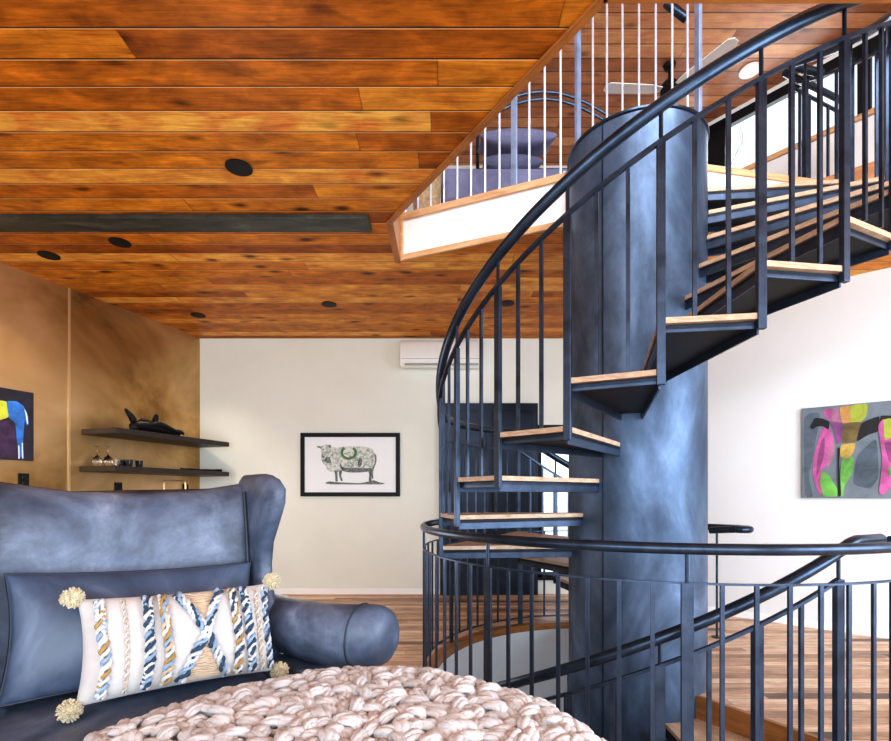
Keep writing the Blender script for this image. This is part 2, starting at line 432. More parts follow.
# stairwell below the floor
well = MB()
ring = [(XC + RHOLE * cos(2 * pi * i / 64), YC + RHOLE * sin(2 * pi * i / 64)) for i in range(64)]
well.loft([[(x, y, -.05) for x, y in ring], [(x, y, -2.7) for x, y in ring]], cap=False)
struct(well, 'wall_stairwell', M['wellwhite'], smooth=True)
struct(MB().flat([(XC - 3, YC - 3), (XC + 3, YC - 3), (XC + 3, YC + 3), (XC - 3, YC + 3)], -2.7), 'floor_lower', M['floor'])
rim = MB()
ph = [PH_WELL + (PH_ARR - PH_WELL) * i / 64 for i in range(65)]
rim.loft([[(*wpol(p, r), z) for r, z in ((RHOLE - .03, -.06), (RHOLE - .03, .004), (RHOLE + .05, .004), (RHOLE + .05, -.06))] for p in ph])
struct(rim, 'trim_11', M['fasciawood'])
a1, a2 = Vector(wpol(PH_ARR, RCOL - .02)), Vector(wpol(PH_ARR, RHOLE))
struct(MB().wallbox(a1, a2, -.34, .003, .03, side=-1), 'trim_12', M['fasciawood'])
a1, a2 = Vector(wpol(PH_WELL, RCOL - .02)), Vector(wpol(PH_WELL, RHOLE))
struct(MB().wallbox(a1, a2, -.34, .003, .03, side=1), 'trim_13', M['fasciawood'])
struct(MB().flat([wpol(PH_ARR + (PH_WELL + 2 * pi - PH_ARR) * i / 40, RHOLE) for i in range(41)] + [(XC, YC)], -.34, up=False), 'ceiling_lower', M['wellwhite'])

# loft walls, with the clerestory window on the right
lw = Vector((2.43, 6.6)); ld = Vector((.635, -.773)); ln = Vector((-.773, -.635))
struct(MB().wallbox((-6.4, 6.6), (2.43, 6.6), ZF2, ZC2, .1), 'wall_loft_back', M['wallw'])
lr = MB()
T0, T1, TE = .15, 2.95, 5.6
ZS, ZH = 4.86, 5.50
lr.wallbox(lw, lw + ld * TE, ZF2, ZS, .1); lr.wallbox(lw, lw + ld * TE, ZH, ZC2, .1)
lr.wallbox(lw, lw + ld * T0, ZS, ZH, .1); lr.wallbox(lw + ld * T1, lw + ld * TE, ZS, ZH, .1)
struct(lr, 'wall_loft_right', M['wallw'])
wm = MB()
wm.wallbox(lw + ld * T0 + ln * .03, lw + ld * T1 + ln * .03, ZH - .07, ZH + .035, .06)
wm.wallbox(lw + ld * T0 + ln * .03, lw + ld * T1 + ln * .03, ZS - .03, ZS + .02, .06, mi=1)
for t, w in ((.985, .19), (T1 - .06, .06), (T0, .06), (2.35, .10)):
    wm.wallbox(lw + ld * t + ln * .03, lw + ld * (t + w) + ln * .03, ZS, ZH, .07)
w2 = struct(wm, 'window_2', [M['black'], M['palewood']])
MB().wallbox(lw + ld * T0 - ln * .06, lw + ld * T1 - ln * .06, ZS, ZH, .006).build('pane', M['pane'], w2)

# ------------------------------------------------------------------ steel column
colm = thing('steel_column', 'tall round blued steel sheet column rising through the spiral stairs', 'column', (XC - .018, YC, -2.7))
MB().lathe([(.40, 0), (RCOL, 0.01), (RCOL, 6.40), (.44, 6.42), (.40, 6.42)], 72).build('shaft', M['column'], colm, smooth=True)
sm_ = MB()
MB().box((*pol(R(-46), RCOL + .001), 3.2), (.010, .006, 6.4), rz=R(-46)).build('seam', M['rail'], colm)
MB().box((*pol(R(128), RCOL + .001), 3.2), (.010, .006, 6.4), rz=R(128)).build('seam', M['rail'], colm)
MB().tube([(RCOL * cos(2 * pi * i / 64), RCOL * sin(2 * pi * i / 64), 6.415) for i in range(64)], .012, 6, closed=True).build('rim', M['rail'], colm, smooth=True)

# ------------------------------------------------------------------ spiral stairs
def sector(ph0, ph1, r0, r1, n=4):
    return [pol(ph0 + (ph1 - ph0) * i / n, r0) for i in range(n + 1)] + [pol(ph1, r1), pol(ph0, r1)]
def make_tread(root, k0):
    pan = MB()
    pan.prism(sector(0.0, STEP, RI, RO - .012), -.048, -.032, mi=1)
    e0 = R(.4)
    for a, w in ((0.0, .010), (STEP, -.010)):          # radial side plates
        p, q = Vector(pol(a, RI)), Vector(pol(a, RO - .01))
        pan.wallbox(p, q, -.088, -.030, .010, side=1 if w > 0 else -1)
    p, q = Vector(pol(0, RO - .012)), Vector(pol(STEP, RO - .012))
    pan.wallbox(p, q, -.062, -.030, .008, side=1)
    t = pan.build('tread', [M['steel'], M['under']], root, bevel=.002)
    bo = MB().prism(sector(R(-.35), STEP + R(.1), RI + .01, RO + .012), -.026, 0).build('tread_board', M['treadwood'], t, bevel=.004)
    return t, bo

def helix(f, ph0, ph1, r, n, dz):
    return [pol(ph0 + (ph1 - ph0) * i / n, r, f(ph0 + (ph1 - ph0) * i / n) + dz) for i in range(n + 1)]

up = thing('spiral_staircase', 'black steel spiral flight with pale wood treads climbing to the loft', 'spiral staircase', (XC, YC, 0))
def zn(p):                                        # nosing line, level over the landing
    k = (p - PH0) / STEP
    if k >= -1: return ZT(k)
    if k >= -4: return ZT(-1)
    return max(ZT(-1) + RISE * (k + 4), 0.04)
KS, KE = -7, 11
tr = None
def tread_z(k): return ZT(k) if k >= 0 else (ZT(-1) if k >= -4 else ZT(-1) + RISE * (k + 4))
for k in [-7, -6, -5] + list(range(0, KE)):
    z = tread_z(k)
    if tr is None:
        tr = make_tread(up, k); t = tr[0]
        t.location = (0, 0, z); t.rotation_euler.z = PHI(k)
    else:
        t = copy_of(tr[0], up, (0, 0, z), PHI(k)); b = copy_of(tr[1], t)
# quarter landing, four treads wide
pan = MB().prism(sector(PHI(-4), PHI(0), RI, RO - .012, 12), -.048, -.032, mi=1)
for a in (PHI(-4), PHI(0)):
    pan.wallbox(pol(a, RI), pol(a, RO - .01), -.088, -.030, .010, side=1 if a < PHI(-2) else -1)
for i in range(8):
    pan.wallbox(pol(PHI(-4 + i / 2), RO - .012), pol(PHI(-3.5 + i / 2), RO - .012), -.075, -.030, .008, side=1)
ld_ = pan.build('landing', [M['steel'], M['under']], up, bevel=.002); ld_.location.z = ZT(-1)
MB().prism(sector(PHI(-4), PHI(0), RI + .01, RO + .012, 12), -.026, 0).build('landing_board', M['treadwood'], ld_, bevel=.004)
H2, H1 = .785, .95
post = None
for k in range(KS, KE + 1):
    z = tread_z(k)
    if post is None:
        post = MB().box((0, -RO - .004, (H2 - RISE - .07) / 2), (.038, .026, H2 + RISE + .07)).build('post', M['steel'], up, bevel=.003)
        pin = MB().tube([(0, -RO - .004, H2), (0, -RO - .004, H1 - .02)], .009, 8).build('handrail_pin', M['rail'], up, smooth=True)
        first = MB().box((0, -RO - .004, (H2 - .03) / 2), (.042, .026, H2 + .03)).build('post', M['steel'], up, bevel=.003)
        first.location = (0, 0, z - .2); first.rotation_euler.z = PHI(k)
        first.location = (0, 0, .035); post.location = (0, 0, tread_z(k + 1)); post.rotation_euler.z = PHI(k + 1)
        pin.location = (0, 0, .03); pin.rotation_euler.z = PHI(k)
    else:
        if k != KS + 1: copy_of(post, up, (0, 0, z), PHI(k))
        copy_of(pin, up, (0, 0, z), PHI(k))
bal = {}
for k in range(KS, KE):
    for j in (1, 2):
        p = PHI(k) + STEP * j / 3
        z0 = tread_z(k); h = round(zn(p) + H2 - z0, 4)
        if k == KS: h = round(RISE * j / 3 + H2, 4)
        if h not in bal:
            bal[h] = MB().box((0, -RO - .004, h / 2), (.018, .014, h)).build('baluster', M['steel'], up)
            o = bal[h]; o.location = (0, 0, z0); o.rotation_euler.z = p
        else: copy_of(bal[h], up, (0, 0, z0), p)
pe = PHI(KE) + R(3)
MB().tube(helix(zn, PHI(KS) - R(1), pe, RO + .012, 90, H2), .017, 4, flat=.7, phase=pi / 4, up=(0, 0, 1)).build('lower_rail', M['steel'], up)
hp = helix(zn, R(122 - 360), pe, RO + .006, 150, H1)
# looped end at the foot, a level return on a rod
ha = R(122 - 360); RH_ = RO + .006
cen = Vector(pol(ha, RH_ - .075, H1 + .04)); rad = Vector((sin(ha), -cos(ha), 0)); tan = Vector((-cos(ha), -sin(ha), 0))
lo = [tuple(cen - rad * (.075 * cos(pi * (1 - a / 9))) * -1 * -1 + tan * (.085 * sin(pi * (1 - a / 9)))) for a in range(1, 9)]
hp = [pol(ha + R(x), RH_ - .15, H1 + .04 - .02 * x / 9) for x in (9, 5, 0)] + lo + hp
# elbow at the head of the stair, turning out to the loft guard
e = Vector(hp[-1]); tdir = (Vector(hp[-1]) - Vector(hp[-2])).normalized()
out = Vector((sin(pe), -cos(pe), 0))
for a in range(1, 7):
    th = a * pi / 2 / 6
    hp.append(tuple(e + tdir * (.09 * sin(th)) + out * (.09 * (1 - cos(th)))))
hp.append(tuple(Vector(hp[-1]) + out * .25))
MB().tube(hp, .030, 14, up=(0, 0, 1)).build('handrail', M['rail'], up, smooth=True)
MB().tube([pol(R(131), RH_, .0), pol(R(131), RH_, H1 + .04)], .010, 8).lathe([(.0, 0), (.045, 0), (.045, .008), (.0, .008)], 16, pol(R(131), RH_, 0.001)).build('support_rod', M['rail'], up, smooth=True)

# lower flight arriving at this floor
dn = thing('spiral_staircase', 'lower spiral flight dropping through the floor hole, its handrail rising to the right', 'spiral staircase', (XC, YC, 0))
LR = .195
zl = lambda p: (p - PH_ARR) / STEP * LR
NL = 12
t = None
for j in range(1, NL + 1):                       # the first two boards make one wide step
    t = copy_of(tr[0], dn, (0, 0, -.14 - LR * max(0, j - 2)), PH_ARR - STEP * j)
    copy_of(tr[1], t)
RL = RO - .02
LP, LH = 1.10, 1.224
lpost = lbal = None
for j in range(1, NL):
    p0 = PH_ARR - STEP * j
    if lpost is None:
        lpost = MB().box((0, -RL, (LP + .15) / 2), (.046, .026, LP - .15)).build('post', M['steel'], dn, bevel=.003)
        lpin = MB().tube([(0, -RL, LP), (0, -RL, LH - .02)], .008, 8).build('handrail_pin', M['rail'], dn, smooth=True)
        for o in (lpost, lpin): o.location = (0, 0, -LR * j); o.rotation_euler.z = p0
    else:
        copy_of(lpost, dn, (0, 0, -LR * j), p0); copy_of(lpin, dn, (0, 0, -LR * j), p0)
    p1 = PH_ARR - STEP * (j + .5); h = LP + LR / 2
    if lbal is None:
        lbal = MB().box((0, -RL, (h + .25) / 2), (.018, .014, h - .25)).build('baluster', M['steel'], dn)
        lbal.location = (0, 0, -LR * (j + 1)); lbal.rotation_euler.z = p1
    else: copy_of(lbal, dn, (0, 0, -LR * (j + 1)), p1)
MB().tube(helix(zl, PH_ARR - STEP * (NL - .5), PH_ARR - STEP, RL, 80, LP), .015, 4, flat=.7, phase=pi / 4, up=(0, 0, 1)).build('lower_rail', M['steel'], dn)
hz = lambda p: min(.73 + .0116 * (math.degrees(p) + 9.2), 1.075)
lh = helix(hz, PH_ARR - STEP * (NL - .5), R(30), RL, 90, 0)
MB().tube(lh, .027, 14, up=(0, 0, 1)).build('handrail', M['rail'], dn, smooth=True)

# guard round the floor hole
RG = 1.53
gd = thing('guard_railing', 'round black steel guard railing standing on the floor round the stair hole', 'railing', (XC, YC, 0))
HG, HG2 = 1.060, .915
S = R(5.07); P0 = R(-13.6)
g0, g1 = R(160 - 360), R(36)
gpost = gbal = None
n0 = math.ceil((g0 - P0) / S); n1 = math.floor((g1 - P0) / S)
for i in range(n0, n1 + 1):
    p = P0 + S * i
    if i % 7 == 0:
        if gpost is None:
            gpost = MB().box((0, -RG, HG2 / 2 + .003), (.050, .016, HG2 - .006)).build('post', M['steel'], gd, bevel=.003)
            gpin = MB().tube([(0, -RG, HG2), (0, -RG, HG - .018)], .009, 8).build('handrail_pin', M['rail'], gd, smooth=True)
            for o in (gpost, gpin): o.rotation_euler.z = p
        else: copy_of(gpost, gd, (0, 0, 0), p); copy_of(gpin, gd, (0, 0, 0), p)
    else:
        if gbal is None:
            gbal = MB().box((0, -RG, (HG2 + .06) / 2), (.017, .012, HG2 - .06)).build('baluster', M['steel'], gd); gbal.rotation_euler.z = p
        else: copy_of(gbal, gd, (0, 0, 0), p)
arc = lambda a, b, r, z, n: [pol(a + (b - a) * i / n, r, z) for i in range(n + 1)]
MB().tube(arc(g0, g1, RG, HG2, 120), .010, 4, flat=.6, phase=pi / 4, up=(0, 0, 1)).build('upper_rail', M['steel'], gd)
MB().tube(arc(g0, g1, RG, .06, 120), .012, 4, flat=.6, phase=pi / 4, up=(0, 0, 1)).build('bottom_rail', M['steel'], gd)
pts = arc(g0, g1, RG, HG, 130)
endp = Vector(pts[-1]); td = (Vector(pts[-1]) - Vector(pts[-2])).normalized(); inn = Vector((-sin(g1), cos(g1), 0))
for a in range(1, 9):
    th = pi * a / 8
    pts.append(tuple(endp + td * (.07 * sin(th)) + inn * (.07 * (1 - cos(th)))))
MB().tube(pts, .0245, 14, up=(0, 0, 1)).build('handrail', M['rail'], gd, smooth=True)

# loft screen of vertical rods on the slab edge and behind the column
ls = thing('loft_railing', 'pale steel rod screen standing on the loft edge above the white fascia', 'railing', (0, 0, ZF2))
HH = ZC2 - ZF2 - .002
rod = pst = None
def put(kind, x, y, rz=0.0):
    global rod, pst
    if kind == 'rod':
        if rod is None: rod = MB().tube([(0, 0, .0), (0, 0, HH)], .0095, 8).build('rod', M['loftsteel'], ls, smooth=True); rod.location = (x, y, 0)
        else: copy_of(rod, ls, (x, y, 0), rz)
    else:
        if pst is None: pst = MB().box((0, 0, HH / 2), (.048, .03, HH)).build('post', M['loftpost'], ls, bevel=.003); pst.location = (x, y, 0); pst.rotation_euler.z = rz
        else: copy_of(pst, ls, (x, y, 0), rz)
fa = math.atan2(fd.y, fd.x)
inw = c2 - fn * .04
Lcd = (d2 - c2).length
for i in range(12):
    s_ = .06 + i * .122
    if s_ > Lcd - .05: break
    q = inw + fd * s_
    put('post' if i == 8 else 'rod', q.x, q.y, fa)
for dph in (-142, 105):
    x, y = wpol(R(dph), .52); put('post', x, y, R(dph))
for dph in (200, 186, 172, 158, 144, 130, 116):
    x, y = wpol(R(dph), .52); put('rod', x, y)
bl = MB().tube([(inw.x, inw.y, .05), ((inw + fd * Lcd * .93).x, (inw + fd * Lcd * .93).y, .05)], .010, 6)
bl.tube([(*wpol(R(-114 - i * 7.2), .52), .05) for i in range(21)], .010, 6)
bl.build('bottom_rail', M['loftsteel'], ls, smooth=True)

# short guard beyond the head of the stair
lg = thing('loft_railing', 'short dark railing on the loft at the head of the stairs', 'railing', (0, 0, ZF2))
q0 = Vector(wpol(PH_TOP + R(8), 1.50)); q1 = Vector((3.50, 4.40))
qd = (q1 - q0); qa = math.atan2(qd.y, qd.x)
b0 = None
for i in range(7):
    q = q0 + qd * (i / 6)
    if b0 is None: b0 = MB().box((0, 0, .46), (.02, .016, .91)).build('baluster', M['steel'], lg); b0.location = (q.x, q.y, .005); b0.rotation_euler.z = qa
    else: copy_of(b0, lg, (q.x, q.y, .005), qa)
MB().tube([(q0.x, q0.y, .92), (q1.x, q1.y, .92)], .014, 6).build('lower_rail', M['steel'], lg)
MB().tube([(q0.x - .04, q0.y, 1.03), (q1.x, q1.y, 1.03)], .026, 12).build('handrail', M['rail'], lg, smooth=True)

# ------------------------------------------------------------------ ceiling fittings
def ceil_xy(px, py, h=ZC):
    y = (h - EYE) * F / (HY - py); return (px - CX) * y / F, y
for px, py, lab in ((239, 167, 'largest round black recessed ceiling light, alone in front of the steel strip'),
                    (120, 242, 'round black recessed ceiling light just behind the steel strip'),
                    (49, 255, 'round black recessed ceiling light close to the top of the brass wall'),
                    (198, 315, 'small black recessed ceiling light by the far end of the brass wall'),
                    (329, 304, 'small black recessed ceiling light above the sheep print'),
                    (507, 303, 'small black recessed ceiling light above the air conditioner, behind the stair rails')):
    x, y = ceil_xy(px, py)
    d = thing('recessed_light', lab, 'ceiling light', (x, y, ZC), group='recessed ceiling lights')
    MB().lathe([(.055, -.001), (.078, -.001), (.080, -.008), (.058, -.010)], 28).build('trim_ring', M['black'], d, smooth=True)
    MB().lathe([(.0, -.003), (.054, -.003), (.054, -.0065), (.0, -.0065)], 24).build('lens', M['lens'], d)
bm = MB().box((-2.60, 3.725, ZC - .016), (4.08, .20, .030))
for i in range(5): bm.lathe([(.0, ZC - .036), (.012, ZC - .036), (.012, ZC - .03), (0, ZC - .03)], 8, (-4.4 + i * .95, 3.725, 0))
tag(bm.build('ceiling_beam', M['beam'], bevel=.003), 'long flat weathered steel strip running across the plank ceiling', 'steel beam')

# ------------------------------------------------------------------ air conditioner
ac = thing('air_conditioner', 'white wall mounted split air conditioner under the ceiling', 'air conditioner', (-.05, YB, 2.877))
prof = [(-.005, .03), (-.12, .0), (-.17, .015), (-.20, .06), (-.21, .14), (-.205, .27), (-.18, .33), (-.14, .348), (-.005, .348)]
MB().loft([[(x, y, z) for y, z in prof] for x in (-.52, .52)]).build('casing', M['plastic'], ac, smooth=True, bevel=.006, angle=50)
MB().box((0, -.165, .028), (.92, .085, .012), M=Matrix.Rotation(R(-22), 3, 'X')).build('louver', M['greyplastic'], ac, bevel=.003)
MB().box((0, -.2095, .105), (1.0, .004, .006)).build('panel_seam', M['greyplastic'], ac)

# ------------------------------------------------------------------ pictures
def soft(pts, n=2):
    for w in (.12, .25)[:n]:
        out = []
        for i, p in enumerate(pts):
            q = pts[(i + 1) % len(pts)]
            out += [tuple(a * (1 - w) + b * w for a, b in zip(p, q)), tuple(a * w + b * (1 - w) for a, b in zip(p, q))]
        pts = out
    return pts

def colr(name, c, var=.12, rough=.6): return plain(name, c, rough, 0, var, 14)
# sheep print
y0 = YB - .002
def sp(cx, cy, d=.0):
    yy = YB - .04; return ((290 + cx / 7.425 - CX) * yy / F + .0, YB - .026 - d, EYE + (HY - (425 + cy / 7.425)) * yy / F)
pa, pb = sp(76, 530), sp(815, 58)
pcx, pz0 = (pa[0] + pb[0]) / 2, pa[2]
pic = thing('framed_print', 'black framed print of a standing sheep wearing a green wreath', 'picture', (pcx, YB, pz0))
W_, H__ = pb[0] - pa[0], pb[2] - pa[2]
fm = .052
fr_ = MB()
for c, d in (((0, -.02, fm / 2), (W_, .036, fm)), ((0, -.02, H__ - fm / 2), (W_, .036, fm)), ((-W_ / 2 + fm / 2, -.02, H__ / 2), (fm, .036, H__ - 2 * fm)), ((W_ / 2 - fm / 2, -.02, H__ / 2), (fm, .036, H__ - 2 * fm))):
    fr_.box(c, d)
fr_.build('frame', M['black'], pic, bevel=.003)
MB().box((0, -.014, H__ / 2), (W_ - .09, .012, H__ - .09)).build('paper', M['paper'], pic)
def lp(pts, d): return [(sp(a, b, d)[0] - pcx, sp(a, b, d)[1] - YB, sp(a, b, d)[2] - pz0) for a, b in (soft(pts) if len(pts) < 40 else pts)]
wl_ = cloudy('etched_wool', [(.34, (.16, .19, .16)), (.47, (.46, .51, .47)), (.6, (.70, .74, .70))], 26, (.6, .7), 0, 6, .5, bmp=0)
dk_ = cloudy('etched_shade', [(.35, (.05, .06, .06)), (.65, (.26, .30, .28))], 40, (.6, .7), 0, 5, .5, bmp=0)
gn_ = cloudy('wreath_green', [(.35, (.03, .10, .03)), (.65, (.14, .30, .12))], 60, (.6, .7), 0, 4, .5, bmp=0)
sh = MB()
body = [(285, 165), (310, 160), (350, 168), (390, 160), (470, 158), (560, 160), (608, 176), (632, 212), (640, 260), (630, 300), (606, 322), (590, 345), (545, 335), (520, 350), (480, 346), (440, 350), (400, 338), (385, 344), (345, 348), (300, 348), (275, 332), (262, 300), (240, 280), (230, 250), (228, 215), (250, 190)]
sh.shape(lp(body, .001), 0)
sh.shape(lp([(380, 310), (450, 322), (530, 318), (590, 322), (586, 345), (520, 352), (440, 352), (392, 342)], .0016), 1)
sh.shape(lp([(510, 240), (535, 250), (530, 300), (510, 320), (500, 290)], .0016), 1)
sh.shape(lp([(632, 212), (640, 230), (641, 270), (630, 305), (612, 318), (628, 280)], .0016), 1)
sh.shape(lp([(365, 270), (382, 300), (400, 338), (385, 340), (370, 305)], .0016), 1)
for l in ([(328, 340), (352, 340), (350, 380), (354, 420), (336, 420), (334, 380)], [(362, 335), (386, 335), (378, 375), (391, 416), (376, 416), (364, 378)], [(574, 320), (604, 320), (602, 372), (604, 416), (582, 416), (588, 370)], [(602, 322), (630, 300), (614, 350), (618, 400), (604, 400), (602, 350)]): sh.shape(lp(l, .0012), 1)
sh.shape(lp([(255, 432), (290, 418), (340, 424), (420, 428), (520, 433), (580, 420), (620, 409), (660, 425), (705, 433), (690, 440), (500, 441), (300, 440)], .0014), 1)
sh.shape(lp([(198, 156), (228, 158), (255, 146), (292, 146), (304, 150), (300, 172), (286, 176), (290, 215), (272, 236), (246, 232), (228, 205), (224, 172), (205, 168)], .002), 0)
for e_ in ([(196, 155), (226, 158), (222, 168), (204, 167)], [(282, 146), (304, 150), (300, 170), (286, 168)], [(240, 178), (252, 178), (252, 188), (240, 188)], [(232, 222), (258, 238), (248, 246), (236, 240)], [(268, 235), (295, 240), (305, 280), (275, 285), (250, 262)]): sh.shape(lp(e_, .0026), 1)
an = []
for i in range(25):
    t = R(128) + R(284) * i / 24
    an.append((435 + 62 * cos(t), 205 - 52 * sin(t)))
inn_ = [(435 + 42 * cos(R(128) + R(284) * i / 24), 205 - 35 * sin(R(128) + R(284) * i / 24)) for i in range(24, -1, -1)]
sh.shape(lp(an + inn_, .003), 2)
sh.build('sheep_drawing', [wl_, dk_, gn_], pic)

# horse painting on the right wall: local x runs along the wall
rp = RCORN + RN * .03
def on_right(px, py):
    r = (px - CX) / F
    t = (r * rp.y - rp.x) / (RDIR.x - r * RDIR.y)
    y = rp.y + RDIR.y * t
    return t, EYE + (HY - py) * y / F
s0, za = on_right(802, 411); s1, zb = on_right(891, 398)
_, zbot = on_right(802, 498)
ztop = (za + zb) / 2
SW = 1.25
ra = math.atan2(RDIR.y, RDIR.x)
base = RCORN + RDIR * s0 + RN * .0
hp_ = thing('horse_painting', 'unframed painting of a dark horse under bright pink, yellow and green streaks on grey', 'painting', (base.x, base.y, zbot), ra)
cv_ = cloudy('grey_canvas', [(.3, (.12, .15, .18)), (.7, (.20, .235, .27))], 5, (.5, .7), 0, 6, .6)
MB().box((SW / 2, -.018, (ztop - zbot) / 2), (SW, .034, ztop - zbot)).build('canvas', cv_, hp_, bevel=.002)
cols = dict(pink=(.52, .11, .32), lime=(.40, .46, .05), orange=(.56, .29, .09), purple=(.24, .07, .22), olive=(.16, .115, .035), dark=(.006, .005, .006), green=(.16, .44, .08), yellow=(.52, .36, .08), mag=(.26, .06, .19), rose=(.42, .17, .27), slate=(.10, .135, .175))
cn = list(cols); pm = [cloudy('paint_' + c, [(.3, tuple(x * .45 for x in cols[c])), (.7, tuple(min(1, x * 1.3) for x in cols[c]))], 5, (.55, .7), 0, 6, .8) for c in cols]
hb = MB(); zlev = [0]
def hpatch(c, pts):
    zlev[0] += .0004
    out = []
    for a, b in soft(pts):
        s_, z_ = on_right(790 + a / 6.446, 390 + b / 6.446)
        out.append((max(.004, s_ - s0), -.0355 - zlev[0], min(max(z_ - zbot, .004), ztop - zbot - .004)))
    hb.shape(out, cn.index(c))
hpatch('slate', [(85, 160), (200, 140), (150, 420), (120, 560), (150, 690), (95, 690)])
hpatch('slate', [(430, 420), (560, 300), (575, 560), (520, 640), (400, 610)])
hpatch('rose', [(215, 128), (300, 112), (335, 212), (262, 200), (228, 172)])
hpatch('pink', [(212, 128), (262, 118), (275, 190), (240, 185), (222, 165)])
hpatch('orange', [(318, 110), (392, 98), (402, 212), (332, 214)])
hpatch('lime', [(385, 98), (504, 86), (492, 172), (458, 206), (395, 214)])
hpatch('pink', [(212, 236), (262, 250), (288, 350), (262, 440), (225, 500), (198, 520), (210, 640), (205, 688), (172, 640), (146, 545), (150, 440), (186, 310)])
hpatch('rose', [(265, 330), (292, 360), (280, 440), (235, 520), (240, 440)])
hpatch('mag', [(200, 330), (226, 300), (222, 420), (190, 520), (170, 560), (176, 450)])
hpatch('purple', [(250, 200), (350, 214), (338, 332), (302, 352), (284, 262)])
hpatch('olive', [(345, 214), (466, 203), (428, 338), (332, 344)])
hpatch('yellow', [(326, 352), (424, 340), (412, 400), (372, 452), (322, 430)])
hpatch('green', [(332, 446), (412, 430), (404, 540), (350, 620), (342, 684), (312, 686), (324, 560)])
hpatch('green', [(206, 522), (250, 545), (308, 640), (306, 688), (214, 688), (192, 600)])
hpatch('dark', [(128, 242), (158, 184), (172, 180), (208, 184), (258, 204), (250, 258), (212, 232), (172, 236), (148, 256)])
hpatch('dark', [(458, 212), (582, 164), (572, 268), (505, 288), (424, 340)])
hpatch('dark', [(582, 165), (655, 166), (760, 175), (770, 290), (700, 320), (640, 250), (578, 235)])
hpatch('pink', [(566, 230), (600, 185), (655, 200), (655, 620), (600, 680), (572, 660), (598, 450)])
hpatch('lime', [(600, 190), (670, 180), (665, 300), (610, 330)])
hpatch('mag', [(604, 340), (665, 330), (680, 460), (640, 470)])
hpatch('green', [(634, 500), (690, 470), (700, 560), (640, 560)])
hpatch('orange', [(700, 330), (770, 320), (780, 560), (730, 660)])
hpatch('dark', [(306, 370), (324, 372), (318, 470), (332, 686), (310, 686)])
hb.build('painted_horse', pm, hp_)

# painting on the brass wall
lpnt = CORN + LN * .03
def on_left(px, py):
    r = (px - CX) / F
    t = (r * lpnt.y - lpnt.x) / (LDIR.x - r * LDIR.y)
    y = lpnt.y + LDIR.y * t
    return t, EYE + (HY - py) * y / F
s1_, zt_ = on_left(33.7, 393); _, zb_ = on_left(33.7, 461)
bs_ = CORN + LDIR * (s1_ + .95)
la = math.atan2(-LDIR.y, -LDIR.x)
ap = thing('animal_painting', 'black canvas with a blue and yellow animal, hung on the brass wall', 'painting', (bs_.x, bs_.y, zb_), la)
MB().box((.475, -.016, (zt_ - zb_) / 2), (.95, .030, zt_ - zb_)).build('canvas', cloudy('black_canvas', [(.35, (.006, .007, .012)), (.75, (.030, .026, .055))], 4, (.4, .6), 0, 5, .6), ap, bevel=.002)
ab = MB(); zl2 = [0]
def apatch(mi, pts):
    zl2[0] += .0005
    out = []
    for a, b in soft(pts):
        s_, z_ = on_left(a / 3.7125, 370 + b / 3.7125)
        out.append((min(max(.95 - (s_ - s1_), .01), .945), -.0315 - zl2[0], z_ - zb_))
    ab.shape(out, mi)
apatch(3, [(-20, 190), (50, 185), (58, 250), (60, 325), (-10, 325)])
apatch(0, [(-120, 135), (-60, 110), (-10, 112), (25, 116), (34, 176), (-10, 188), (-60, 195), (-75, 300), (-95, 305), (-110, 220)])
apatch(1, [(22, 115), (60, 115), (86, 132), (102, 165), (106, 205), (96, 206), (92, 178), (86, 240), (84, 325), (70, 325), (60, 250), (56, 196), (32, 178)])
apatch(2, [(66, 280), (71, 280), (72, 330), (67, 330)]); apatch(2, [(79, 270), (84, 270), (86, 330), (81, 330)]); apatch(2, [(88, 140), (100, 165), (104, 200), (99, 200), (94, 168)])
ab.build('painted_animal', [colr('paint_citron', (.52, .56, .05)), colr('paint_azure', (.03, .16, .52), .4), colr('paint_white', (.7, .75, .8)), colr('paint_plum', (.05, .02, .07), .5)], ap)

# ------------------------------------------------------------------ wall shelves and what stands on them
wang = math.atan2(-LDIR.y, -LDIR.x)               # along the wall towards the corner
def wp(t, d=0.0):                                  # t metres from the corner along the wall, d out from it
    p = CORN + LDIR * t + LN * d; return p.x, p.y
TS = 1.056
def shelf(t, z, lab):
    x, y = wp(t / 2 + .004, .24)
    o = thing('wall_shelf', lab, 'shelf', (x, y, z), wang)
    MB().box((0, 0, .0275), (t - .01, .475, .055)).build('board', M['darkwood'], o, bevel=.004)
    MB().box((0, .235, .02), (t - .02, .014, .03)).build('wall_cleat', M['black'], o)
SH1, SH2 = 1.44 * TS, 1.46 * TS
shelf(SH1, 1.885, 'upper dark floating shelf on the brass wall holding the black sculpture')
shelf(SH2, 1.512, 'lower dark floating shelf on the brass wall holding the glasses')
def tz(px, d):
    """distance along the wall at which a point d out from it lines up with picture column px"""
    r = (px - CX) / F; b = CORN + LN * d
    return (r * b.y - b.x) / (LDIR.x - r * LDIR.y)
